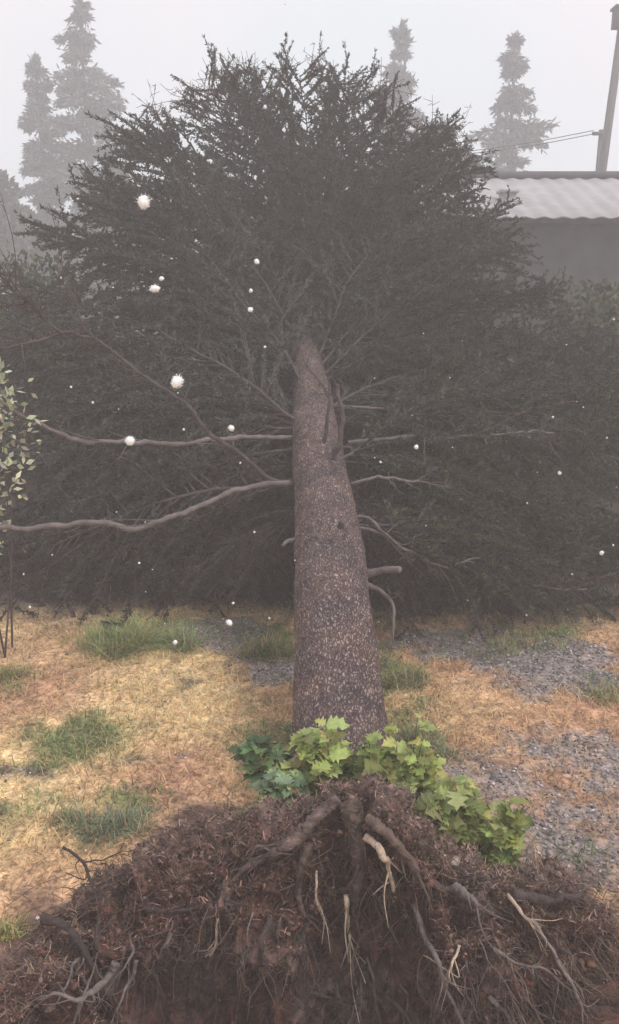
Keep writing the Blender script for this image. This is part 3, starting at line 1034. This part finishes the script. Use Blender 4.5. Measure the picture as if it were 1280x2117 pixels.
bare_branch([(668, 925, 6.35), (676, 880, 6.25), (684, 845, 6.2), (676, 825, 6.25), (645, 775, 6.4), (638, 740, 6.6), (638, 700, 6.7)], .016, .007, False, 4)
bare_branch([(690, 1100, 5.4), (700, 1090, 5.33), (706, 1078, 5.3)], .03, .022, False, 0)
# twigs standing up out of the top of the crown, against the sky
for (px, py, dx, dy, z) in [(500, 190, -95, -85, 8.2), (470, 215, -60, -50, 8.2), (420, 230, -70, -60, 8.2), (340, 260, -55, -65, 8.3), (540, 170, -50, -45, 8.2), (480, 190, 10, -75, 8.2),
                            (590, 170, 5, -70, 8.2), (620, 170, 60, -55, 8.1), (700, 175, 60, -20, 8.1), (760, 200, 55, -20, 8.1), (860, 270, 60, -15, 8.2), (905, 300, 45, -35, 8.2)]:
    bare_branch([(px, py, z), (px + dx * .35, py + dy * .3, z - .05), (px + dx * .6, py + dy * .5, z - .1)], .010, .003, False, 16, None, 0.25, 'twig')

# ------------------------------------------------------------------ leafy shoots around the butt of the trunk
LEAF2 = []
_w = [0, .18, .46, .26, .5, .22, .34, .14, 0.0]
_l = [0, .08, .22, .30, .48, .56, .72, .82, 1.0]


def leaf(mb, p, d, nrm, L, col):
    """a lobed, folded leaf"""
    d = d / np.linalg.norm(d)
    s = np.cross(d, nrm)
    s /= np.linalg.norm(s) + 1e-9
    n_ = np.cross(s, d)
    v, f = [], []
    for k, (l, w_) in enumerate(zip(_l, _w)):
        c_ = p + d * l * L + n_ * (-0.25 * l * l * L)
        e = n_ * (w_ * L * 0.28)
        v += [c_, c_ + s * w_ * L + e, c_ - s * w_ * L + e]
    for k in range(len(_l) - 1):
        a_, b_ = 3 * k, 3 * (k + 1)
        f += [(a_, a_ + 1, b_ + 1, b_), (a_, b_, b_ + 2, a_ + 2)]
    v = np.array(v)
    v += rng.normal(0, 0.035 * L, v.shape)
    mb.add(v, f, col)


def leafy_plant(px, py, z, height, spread, nst, col, label, name='leafy_shoot', leafL=0.075, lean=(0, 0), h0=None, cat='plant', group='leafy shoots at the foot of the trunk'):
    p = at(px, py, z)
    root = empty(name, tuple(float(q_) for q_ in p), label, cat, group)
    st_, lf = MB(), MB()
    for k in range(nst):
        a_ = rng.uniform(0, 2 * np.pi)
        rr = spread * math.sqrt(rng.random())
        tip = np.array([math.cos(a_) * rr + lean[0], math.sin(a_) * rr * 0.6 + lean[1], height * rng.uniform(0.5, 1.3) * (1 - 0.35 * rr / spread)])
        b0 = np.array([math.cos(a_) * rr * 0.35, math.sin(a_) * rr * 0.25, -0.04])
        c_ = spline(np.array([b0, (b0 + tip) / 2 + np.array([0, 0, .04]), tip]), 8)
        st_.tube(c_, np.linspace(.004, .0018, 8), 4)
        for m in range(rng.integers(12, 19)):
            u = rng.uniform(0.3, 1.0) if m > 1 else 1.0
            q_ = c_[int(u * 7)]
            aa = rng.uniform(0, 2 * np.pi)
            d = np.array([math.cos(aa), math.sin(aa), rng.uniform(-0.1, 0.8)])
            L = leafL * rng.uniform(0.3, 1.15)
            c2 = np.array(col) * rng.uniform(0.45, 1.4) * rng.uniform(0.88, 1.12, 3)
            if rng.random() < .08:
                c2 = np.array([.3, .24, .1])
            if rng.random() < 0.15:
                c2 = c2 * 0.4 + np.array([0.28, 0.36, 0.14])
            leaf(lf, q_, d, np.array([rng.normal(0, .35), rng.normal(-.25, .35), 1.0]), L, c2)
    st_.build('stem', M_PALETWIG, root)
    lf.build('leaves', M_LEAF, root)
    return root


YG = (0.44, 0.49, 0.17)
MG = (0.30, 0.39, 0.13)
DG = (0.15, 0.24, 0.11)
BG = (0.33, 0.43, 0.26)
leafy_plant(545, 1625, 3.75, .2, .14, 9, DG, 'dark green leafy shoot left of the trunk, farthest left', leafL=.08)
leafy_plant(592, 1600, 3.9, .14, .09, 6, DG, 'small dark shoot tight against the left of the trunk')
leafy_plant(580, 1690, 3.42, .2, .12, 9, BG, 'pale blue-green shoot left of the stump', leafL=.07)
leafy_plant(555, 1730, 3.34, .11, .12, 8, YG, 'low yellow-green leaves spilling over the soil left of the stump', leafL=.07)
leafy_plant(685, 1650, 3.5, .33, .16, 16, YG, 'tall bright green shoot in front of the trunk base', leafL=.085)
leafy_plant(760, 1650, 3.45, .29, .13, 11, MG, 'mid green shoot right of the trunk base', leafL=.07)
leafy_plant(832, 1690, 3.4, .42, .13, 14, YG, 'upright bright shoot on the right of the trunk', leafL=.085)
leafy_plant(880, 1725, 3.35, .2, .13, 10, MG, 'green shoot on the right slope between two pale ones', leafL=.075)
leafy_plant(945, 1760, 3.3, .27, .13, 13, (0.42, 0.48, 0.19), 'pale green shoot on the right slope above the soil', leafL=.085)
leafy_plant(1010, 1800, 3.3, .30, .10, 10, (0.38, 0.44, 0.15), 'outermost green shoot on the right slope', leafL=.085)
leafy_plant(1040, 1800, 3.25, .14, .07, 6, (0.2, 0.27, 0.08), 'small darkening shoot at the lower right end of the row', leafL=.06)


def tuft(px, py, n_, rad, L, col, label, group='green tufts in the dry grass', name='grass_tuft', ratio=0.6, up=1.1):
    p = on_ground(px, py)
    root_z = gh(p[0], p[1])
    b_ = MB()
    rr = rad * 1.15 * rng.random(n_) ** .8
    aa = rng.uniform(0, 2 * np.pi, n_)
    x_, y_ = rr * np.cos(aa), rr * np.sin(aa) * ratio
    kk = fbm(xy3(x_ + p[0], y_ + p[1]), 6, 3, 77) + .35 > .95 * (rr / rad) ** 1.5 * rng.random(n_) + .12
    x_, y_ = x_[kk], y_[kk]
    n_ = len(x_)
    lump = np.clip(fbm(xy3(x_ + p[0], y_ + p[1]), 9, 2), -1, 1)
    L = L * 1.0
    cc = (np.array(col) * .8 + np.array([.06, .05, .03])) * (1.25 + 0.5 * lump[:, None]) * rng.uniform(0.5, 1.6, (n_, 1)) * rng.uniform(0.9, 1.1, (n_, 3))
    zz = ground_h(x_ + p[0], y_ + p[1]) - root_z - 0.01
    st_ = rng.random(n_) < .3
    cc[st_] = STRAW * rng.uniform(.4, 1.1, (int(st_.sum()), 1))
    blades(b_, x_, y_, L * .8, .0026, up * .8, cc, z=zz)
    o = b_.build(name, M_BLADE)
    o.location = (float(p[0]), float(p[1]), root_z)
    return tag(o, label, 'grass tuft', group)


tuft(225, 1715, 1500, .17, .14, (.16, .24, .16), 'blue-green tuft of grass left of the root mound')
tuft(150, 1700, 600, .12, .09, (.2, .24, .12), 'thin green tuft just left of the blue-green one')
tuft(185, 1560, 700, .17, .08, (.22, .27, .11), 'faint low green tuft in the middle of the left dry grass')
tuft(265, 1345, 4200, .30, .30, (.19, .29, .11), 'large green grass clump at the edge of the crown, left')
tuft(345, 1340, 2600, .2, .26, (.19, .28, .13), 'green grass clump beside the brown gravel, left')
tuft(545, 1350, 2200, .22, .18, (.17, .24, .11), 'green tuft close to the left side of the trunk')
tuft(850, 1530, 1500, .18, .15, (.17, .24, .11), 'soft green tuft close to the right side of the trunk')
tuft(915, 1555, 900, .16, .1, (.18, .24, .15), 'low grey-green tuft right of the trunk')
tuft(1235, 1440, 900, .18, .1, (.23, .26, .12), 'pale green tuft at the right edge beside the far gravel')
tuft(1090, 1330, 1300, .25, .14, (.2, .22, .1), 'yellowish green tuft behind the far gravel patch')
tuft(15, 1400, 900, .15, .12, (.22, .23, .09), 'yellow-green tuft at the left edge')
tuft(10, 1925, 400, .08, .09, (.26, .27, .08), 'small yellow-green tuft at lower left edge')
tuft(830, 1400, 1300, .18, .14, (.2, .22, .11), 'dull green tuft halfway along the right of the trunk')


# ------------------------------------------------------------------ shrubs, bushes and trees of the setting
def foliage_cloud(mb, centre, radii, n_, size, w_, col, lumps=7):
    cs = rng.normal(0, 0.42, (lumps, 3))
    cs[0] = 0
    k = rng.integers(0, lumps, n_)
    d = rng.normal(0, 1, (n_, 3))
    d /= np.linalg.norm(d, axis=1)[:, None]
    p = cs[k] * 1.0 + d * (rng.random((n_, 1)) ** 0.45) * rng.uniform(0.35, 0.6, (lumps, 1))[k]
    p = p * np.array(radii) + np.array(centre)
    dr = d + rng.normal(0, .7, (n_, 3))
    dr /= np.linalg.norm(dr, axis=1)[:, None]
    cc = np.array(col) * rng.uniform(0.5, 1.6, (n_, 1)) * rng.uniform(0.88, 1.12, (n_, 3)) * rng.uniform(0.75, 1.25, (lumps, 1))[k]
    sprays(mb, p, dr, n_, size, w_, cc)
    return cs * np.array(radii) + np.array(centre)


def shrub(px, py_ground, z, w_, h, n_, col, label, size=.07, lw=.018, name='shrub', group='shrubs beyond the fallen tree', cat='shrub', x=None):
    xx = (px - CXP) / FPX * z
    yy = z * CP + (CYP - py_ground) / FPX * z * SP
    zz = gh(xx, yy)
    root = empty(name, (xx, yy, zz), label, cat, group)
    f_ = MB()
    cs = foliage_cloud(f_, (0, 0, h * (.55 if h < 1.85 or h > 1.95 else .72)), (w_, w_ * .7, h * (.55 if h < 1.85 or h > 1.95 else .33)), n_, size, lw, col, 9)
    v_ = f_.v[0] if len(f_.v) == 1 else None
    s_ = MB()
    for c_ in cs:
        c_[2] = max(c_[2], 0.15)
        s_.tube(spline(np.array([[rng.normal(0, .08), rng.normal(0, .08), -0.05], c_ * .5 + rng.normal(0, .08, 3), c_]), 8), np.linspace(.012, .003, 8) * (1.8 if w_ > 1 else .7), 5)
    s_.build('stem', M_TWIG, root)
    f_.build('leaves', M_NEEDLE, root)
    return root


shrub(-22, 1200, 5.6, .42, 1.9, 900, (.36, .36, .25), 'pale yellow-green shrub cut by the left edge', size=.06, group=None)
for k_, a_ in enumerate([(600, 1240, 13.5, 2.2, 3.2, (.05, .055, .042), 'wide dark shrub hidden behind the middle of the crown'),
                         (-60, 1250, 11.5, 1.5, 1.3, (.06, .075, .045), 'dark shrub beyond the crown, farthest left'),
                         (170, 1240, 12.5, 1.6, 2.2, (.075, .09, .05), 'green shrub behind the twiggy branches on the left'),
                         (1050, 1240, 12.5, 1.6, 2.1, (.085, .09, .06), 'greyish shrub in front of the wall, right of the trunk'),
                         (1290, 1240, 10.5, 1.4, 2.2, (.095, .105, .06), 'olive shrub at the right edge below the roof')]):
    shrub(a_[0], a_[1], a_[2], a_[3], a_[4], 12000, a_[5], a_[6], size=.1, lw=.03)
shrub(1350, 1250, 6.3, .28, 2.4, 3500, (.3, .3, .17), 'thin pale leafed sapling cut by the right edge', size=.05, lw=.014, name='sapling', cat='sapling', group=None)


def conifer(px, py_top, z, width_px, label, skew=0.0, seed=0, gaps=0.5, name='conifer', base_h=0.0, n_t=26, start=0.12):
    R0 = np.random.default_rng(seed)
    top = at(px, py_top, z)
    gz_ = gh(top[0], top[1])
    H = top[2] - gz_
    root = empty(name, (float(top[0]), float(top[1]), gz_), label, 'conifer', 'conifers in the mist behind')
    Wd = width_px / FPX * z / 2
    tr, cr = MB(), MB()
    tr.tube(np.array([[0, 0, -0.2], [0.05, 0, H * .5], [skew * .1, 0, H * .97]]), [.24, .14, .03], 8)
    for k in range(n_t):
        u = (k + R0.random() * .7) / n_t          # 0 top .. 1 low
        zc = H * (1 - 0.94 * u) - 0.1
        nbh = R0.integers(4, 7)
        lob = 0.55 + 0.45 * math.sin(k * 1.7 + seed)
        for m in range(nbh):
            a_ = R0.uniform(0, 2 * np.pi)
            L = Wd * (start + (u * 3.2 if u < .3 else .96 + .1 * u)) * R0.uniform(.45, 1.12) * (1 - gaps * (1 - lob))
            d = np.array([math.cos(a_), math.sin(a_), R0.uniform(-.28, .12)])
            tip = np.array([0, 0, zc]) + d * L
            tr.tube(np.array([[0, 0, zc], [*(d[:2] * L * .5), zc + d[2] * L * .5], tip]), [.05, .035, .012], 4)
            n_ = int(55 + 80 * L)
            us = R0.uniform(.08, 1.05, n_)[:, None]
            p = np.array([0, 0, zc]) + d * L * us + R0.normal(0, .10 + .06 * L, (n_, 3)) * np.array([1, 1, .7]) * (1.15 - us * .6)
            p[:, 2] -= .12 * L * us[:, 0] ** 2
            dd_ = d * .8 + R0.normal(0, .5, (n_, 3)) + np.array([0, 0, -.2])
            dd_ /= np.linalg.norm(dd_, axis=1)[:, None]
            cl = np.array([.17, .185, .175]) * R0.uniform(.5, 1.6, (n_, 1))  # mist painted into the needle colour, paler than real needles
            sprays(cr, p, dd_, n_, .34, .06, cl)
    n_ = 160                                       # the leader
    zz = H - R0.random(n_) * H * .07
    p = np.stack([R0.normal(0, .07, n_), R0.normal(0, .07, n_), zz], 1)
    dd_ = np.stack([R0.normal(0, .4, n_), R0.normal(0, .4, n_), np.ones(n_)], 1)
    dd_ /= np.linalg.norm(dd_, axis=1)[:, None]
    sprays(cr, p, dd_, n_, .3, .05, np.tile(np.array([.17, .185, .175]), (n_, 1)))  # leader paled for the mist as well
    tr.build('trunk', M_TWIG, root)
    cr.build('crown', M_NEEDLE, root)
    return root


conifer(160, -30, 39, 190, 'tallest misty conifer, rising at the upper left', seed=3, gaps=.45)
conifer(72, 120, 40, 110, 'small conifer just left of the tallest one', seed=5, gaps=.5)
conifer(832, 50, 39.5, 130, 'conifer with a bent narrow tip above the right shoulder of the crown', seed=9, gaps=.55, skew=2)
conifer(1066, 76, 39, 160, 'ragged conifer above the roof on the right', seed=12, gaps=.7)


def broadleaf(px, py_top, z, w_px, label, n_=9000, seed=0):
    top = at(px, py_top, z)
    gz_ = gh(top[0], top[1])
    H = top[2] - gz_
    W2 = w_px / FPX * z / 2
    root = empty('broadleaf_tree', (float(top[0]), float(top[1]), gz_), label, 'tree', 'misty round trees behind')
    tr, cr = MB(), MB()
    cs = foliage_cloud(cr, (0, 0, H * .62), (W2, W2 * .8, H * .4), n_, .3, .09, (.12, .13, .11), 10)
    tr.tube(np.array([[0, 0, -.2], [.1, 0, H * .3], [0, 0, H * .6]]), [.22, .16, .09], 8)
    for c_ in cs:
        tr.tube(spline(np.array([[0, 0, H * .35], (c_ + np.array([0, 0, H * .35])) / 2, c_]), 7), np.linspace(.08, .02, 7), 5)
    tr.build('trunk', M_TWIG, root)
    cr.build('crown', M_NEEDLE, root)


broadleaf(250, 340, 38, 130, 'faint round tree between the tall conifer and the crown')
broadleaf(40, 400, 33, 200, 'pale misty tree low at the left edge')
broadleaf(900, 330, 38, 130, 'faint round tree behind the right shoulder of the crown', 6000)


# ------------------------------------------------------------------ buildings, pole and wires
def box(mb, x0, x1, y0, y1, z0, z1, col=(1, 1, 1)):
    v = [(x, y, z) for x in (x0, x1) for y in (y0, y1) for z in (z0, z1)]
    f = [(0, 1, 3, 2), (4, 6, 7, 5), (0, 4, 5, 1), (2, 3, 7, 6), (0, 2, 6, 4), (1, 5, 7, 3)]
    mb.add(v, f, col)


# long low house on the right with a corrugated roof
e0 = at(1040, 448, 16.0)
e1 = at(1420, 452, 16.0)
r1 = at(1150, 368, 18.6)
bx0, bx1 = float(e0[0]) - 3.2, float(e1[0]) + 3
by0 = float(e0[1])
eh = float(e0[2])
rh = float(r1[2])
ry = float(r1[1])
house = empty('low_house', ((bx0 + bx1) / 2, by0 + .4, 0.0), 'long low grey house with corrugated roof behind the crown on the right', 'house')
HL = np.array(house.location)
mb = MB()
wy = by0 + .35
for (xa, xb, za, zb) in [(bx0 + .3, bx1 - .3, -0.1, eh - .1)]:
    box(mb, xa - HL[0], xb - HL[0], wy - HL[1], wy + .25 - HL[1], za, zb)
box(mb, bx0 + .3 - HL[0], bx0 + .55 - HL[0], wy + .252 - HL[1], ry + 2.6 - HL[1], -.1, eh - .1)
box(mb, bx1 - .55 - HL[0], bx1 - .3 - HL[0], wy + .252 - HL[1], ry + 2.6 - HL[1], -.1, eh - .1)
mb.build('wall', M_WALL, house)
# corrugated roof sheet, front and back pitch, with a wavy eave
nxr = int((bx1 - bx0) / .045)
xr = np.linspace(bx0, bx1, nxr)
wave = .018 * np.sin(xr * 2 * np.pi / .36)
rws = []
for (yy, zz) in [(by0, eh), (ry, rh), (ry + 2.9, eh)]:
    rws.append(np.stack([xr, np.full(nxr, yy), zz + wave], 1))
v = np.concatenate(rws + [r_ - np.array([0, 0, .03]) for r_ in rws]) - HL
f = []
for r_ in range(2):
    k = np.arange(nxr - 1)
    f.append(np.stack([r_ * nxr + k, r_ * nxr + k + 1, (r_ + 1) * nxr + k + 1, (r_ + 1) * nxr + k], 1))
    f.append(np.stack([(r_ + 3) * nxr + k, (r_ + 4) * nxr + k, (r_ + 4) * nxr + k + 1, (r_ + 3) * nxr + k + 1], 1))
k = np.arange(nxr - 1)
f.append(np.stack([k, 3 * nxr + k, 3 * nxr + k + 1, k + 1], 1))
mb = MB()
mb.add(v, np.concatenate(f))
rf = mb.build('roof', M_ROOF, house)
mb = MB()
rg = np.stack([np.linspace(bx0, bx1, 20), np.full(20, ry), np.full(20, rh + .05)], 1)
mb.tube(rg - HL, .09, 8)
keep_r = mb.build('ridge_cap', M_DARKROOF, rf)
mb = MB()
cxm = float(at(1047, 400, 17)[0])
box(mb, cxm - .14 - HL[0], cxm + .14 - HL[0], by0 + .9 - HL[1], by0 + 1.25 - HL[1], eh - .1, eh + .5)
box(mb, cxm - .18 - HL[0], cxm + .18 - HL[0], by0 + .86 - HL[1], by0 + 1.29 - HL[1], eh + .502, eh + .56)
mb.build('chimney', M_ROOF, rf)

# small gabled house behind, its finialed peak shows over the crown
gp = at(975, 292, 24.0)
gx0, gy0, gzt = float(gp[0]), float(gp[1]), float(gp[2])
gb = empty('gabled_house', (gx0, gy0 + 1, 0.0), 'small gabled house whose dark peaked roof shows over the crown on the right', 'house')
mb = MB()
hwid, hh = 1.0, 1.15
ze = gzt - hh
mb.add([(-hwid + .12, 0, -.1), (hwid - .12, 0, -.1), (hwid - .12, 0, ze), (0, 0, gzt - .14), (-hwid + .12, 0, ze),
        (-hwid + .12, 3, -.1), (hwid - .12, 3, -.1), (hwid - .12, 3, ze), (0, 3, gzt - .14), (-hwid + .12, 3, ze)],
       [(0, 1, 2, 2), (0, 2, 3, 3), (0, 3, 4, 4), (5, 7, 6, 6), (5, 8, 7, 7), (5, 9, 8, 8), (1, 6, 7, 2), (0, 4, 9, 5)])
mb.build('wall', M_PALEWALL, gb)
mb = MB()
for sgn in (-1, 1):
    q0, q1 = (0, gzt), (sgn * (hwid + .08), ze - .08)
    v = []
    for yy in (-.2, 3.2):
        v += [(q0[0], yy, q0[1]), (q1[0], yy, q1[1]), (q1[0], yy, q1[1] - .12), (q0[0], yy, q0[1] - .12)]
    mb.add(v, [(0, 1, 2, 3), (4, 7, 6, 5), (0, 4, 5, 1), (3, 2, 6, 7), (1, 5, 6, 2)])
rf2 = mb.build('roof', M_DARKROOF, gb)
mb = MB()
mb.tube(np.array([[0, -.12, gzt - .05], [0, -.12, gzt + .2], [0, -.12, gzt + .34]]), [.07, .05, .02], 8)
mb.build('finial', M_DARKROOF, rf2)

# white outbuilding at the left edge
wp = at(-35, 640, 15.5)
wb = empty('white_outbuilding', (float(wp[0]), float(wp[1]) + 1, 0.0), 'small white outbuilding at the left edge behind bare twigs', 'outbuilding')
mb = MB()
zt = float(wp[2])
box(mb, -1.0, .62, -1, 1.2, -.1, zt - .12)
mb.build('wall', M_PALEWALL, wb)
mb = MB()
mb.add([(-1.15, -1.15, zt), (.74, -1.15, zt), (.74, 1.35, zt + .25), (-1.15, 1.35, zt + .25), (-1.15, -1.15, zt - .1), (.74, -1.15, zt - .1), (.74, 1.35, zt + .15), (-1.15, 1.35, zt + .15)],
       [(0, 1, 2, 3), (4, 7, 6, 5), (0, 4, 5, 1), (1, 5, 6, 2), (2, 6, 7, 3), (3, 7, 4, 0)])
mb.build('roof', M_PALEWALL, wb)

# utility pole with a box on top, smaller post with a crossbar, wires
pt = at(1288, 26, 24.0)
pole = empty('utility_pole', (float(pt[0]) - .35, float(pt[1]), 0.0), 'tall leaning utility pole with a dark box on top, at the right edge', 'utility pole')
mb = MB()
mb.tube(np.array([[-.1, 0, -.2], [.12, 0, pt[2] * .5], [.36, 0, pt[2] - .2]]), [.15, .13, .11], 12)
mb.build('shaft', M_POLE, pole)
mb = MB()
box(mb, .08, .62, -.3, .1, float(pt[2]) - .42, float(pt[2]) + .05)
box(mb, .03, .67, -.35, .15, float(pt[2]) + .052, float(pt[2]) + .12)
mb.build('transformer_box', M_DARKROOF, pole)
p2 = at(1243, 272, 26)
post = empty('wire_post', (float(p2[0]), float(p2[1]), 0.0), 'short thin post with a crossbar left of the utility pole', 'post')
mb = MB()
mb.tube(np.array([[0, 0, -.2], [0, 0, p2[2] * .5], [.0, 0, p2[2] + .05]]), [.09, .08, .07], 8)
mb.build('shaft', M_POLE, post)
mb = MB()
box(mb, -.3, .25, -.115, -.072, float(p2[2]) - .12, float(p2[2]) - .02)
mb.build('crossbar', M_POLE, post)
for (dx, dz, lab) in [(-.25, 0.02, 'thin wire running left from the short post'), (.15, 0.0, 'thin wire running left behind the other, from the right end of the crossbar')]:
    a0 = np.array([p2[0] + dx, p2[1] - .09, p2[2] + dz])
    a1 = at(700, 300, 30) + np.array([dx, dx * 2, -.2])
    tt = np.linspace(0, 1, 24)[:, None]
    c_ = a0 + (a1 - a0) * tt
    c_[:, 2] -= .35 * np.sin(tt[:, 0] * np.pi)
    mb = MB()
    mb.tube(c_, .013, 5)
    tag(mb.build('wire', M_DARKROOF), lab, 'wire', 'overhead wires')

# ------------------------------------------------------------------ hailstones
hm = []
for k_ in range(3):
    hb = MB()
    n_ = 600
    v_ = ICO_V * .36 * (1 + rng.uniform(-.2, .2, (12, 1)))
    hb.add(v_, ICO_F)
    d_ = rng.normal(0, 1, (n_, 3))
    d_ /= np.linalg.norm(d_, axis=1)[:, None]
    p_ = d_ * np.minimum(.27 + np.abs(rng.normal(0, .07, (n_, 1))), .46)        # loose crumbs of ice round a core
    sprays(hb, p_, rng.normal(0, .6, (n_, 3)), n_, .04, .035, np.ones((n_, 3)))
    me_ = hb.mesh('hailstone_shape')
    me_.materials.append(M_HAIL)
    me_.polygons.foreach_set('use_smooth', [True] * len(me_.polygons))
    hm.append(me_)
HG = 'hailstones falling through the air'


def hail(px, py, size_px, label=None, d=0.019):
    size_px *= .95
    z = FPX * d / size_px
    p = at(px, py, z)
    if p[2] < gh(p[0], p[1]) + .02:
        z = depth_at_height(py, .25)
        p = at(px, py, z)
        d = size_px * z / FPX
    o = link('hailstone', hm[rng.integers(3)])
    o.location = p
    o.rotation_euler = rng.uniform(0, 6, 3)
    o.scale = (d * rng.uniform(.85, 1.1), d * rng.uniform(.85, 1.1), d * rng.uniform(.9, 1.2))
    tag(o, label or 'small white hailstone falling in front of the dark crown and trunk', 'hailstone', HG)


BIG = [(297, 417, 30, 'large hailstone in front of the upper left of the crown'), (320, 597, 22, 'hailstone level with the roof eave, larger of a close pair left of the trunk'),
       (334, 576, 12, 'smaller hailstone touching the close pair left of the trunk'), (531, 541, 13, 'topmost of three hailstones in a column left of the upper trunk'),
       (519, 601, 9, 'middle of three hailstones in a column left of the upper trunk'), (518, 640, 13, 'lowest of three hailstones in a column left of the upper trunk'),
       (367, 789, 30, 'largest hailstone, left of the trunk above the long bare branch'), (269, 911, 22, 'hailstone in front of the long bare branch on the left'),
       (478, 885, 15, 'hailstone just above the long bare branch near the trunk'), (861, 924, 12, 'hailstone over the bare branch right of the trunk'),
       (474, 1287, 16, 'hailstone low over the brown gravel left of the trunk'), (362, 1328, 11, 'hailstone in front of the green grass clump'),
       (1157, 978, 10, 'hailstone in front of the olive foliage at right'), (1244, 1143, 11, 'hailstone by the pale sapling at the right edge'),
       (548, 221, 9, 'hailstone near the top of the crown')]
for a_ in BIG:
    hail(a_[0], a_[1], a_[2] * 1.25, a_[3], .023)
for (px, py, s_) in [(380, 888, 7), (234, 594, 5), (548, 717, 8), (147, 800, 7), (192, 832, 7), (126, 574, 6), (787, 955, 7), (1143, 862, 7), (1269, 660, 7), (1268, 1127, 6),
                     (108, 1147, 6), (49, 1187, 6), (288, 1164, 7), (526, 1100, 7), (557, 1278, 7), (574, 1080, 5), (1183, 1187, 6), (1088, 1272, 6), (1090, 1040, 6), (62, 1255, 7),
                     (482, 1247, 8), (232, 1183, 5), (497, 957, 6), (477, 972, 5), (193, 918, 6), (770, 184, 8), (590, 8, 6), (1132, 1110, 5), (1206, 842, 5), (1255, 905, 6)]:
    hail(px, py, s_)
for k_ in range(50):
    hail(rng.uniform(0, 1280), rng.uniform(680, 1330), rng.uniform(2.5, 4.5), d=.012)
# hailstones already lying on the ground
LG = 'hailstones lying on the ground'
for (px, py, lab) in [(178, 1757, 'hailstone lying beside the wiry root at the left'), (78, 1897, 'hailstone lying at the left foot of the root mound')]:
    p = on_ground(px, py)
    o = link('hailstone', hm[0])
    o.location = (p[0], p[1], gh(p[0], p[1]) + .008)
    o.scale = (.022, .022, .018)
    tag(o, lab, 'hailstone', LG)
for k_ in range(60):
    if k_ % 2:
        px, py = rng.uniform(820, 1270), rng.uniform(1330, 1780)
    else:
        px, py = rng.uniform(10, 590), rng.uniform(1300, 1640)
    p = on_ground(px, py)
    o = link('hailstone', hm[k_ % 3])
    o.location = (p[0], p[1], gh(p[0], p[1]) + .006)
    o.scale = (.014, .013, .011)
    tag(o, 'small white hailstone lying in the dry grass and gravel', 'hailstone', LG)

# ------------------------------------------------------------------ haze (rain mist)
mb = MB()
box(mb, -48, 48, -14, 57, -3.0, 19.0)
m = bpy.data.materials.new('rain_haze')
m.use_nodes = True
t = m.node_tree
t.nodes.clear()
mo = t.nodes.new('ShaderNodeOutputMaterial')
pv = t.nodes.new('ShaderNodeVolumePrincipled')
pv.inputs['Color'].default_value = (0.93, 0.91, 0.93, 1)
pv.inputs['Density'].default_value = HAZE_DENSITY
pv.inputs['Anisotropy'].default_value = 0.0
t.links.new(pv.outputs[0], mo.inputs['Volume'])
tag(mb.build('haze', m), kind='stuff')
print('branches', nb, 'objects', len(bpy.data.objects))
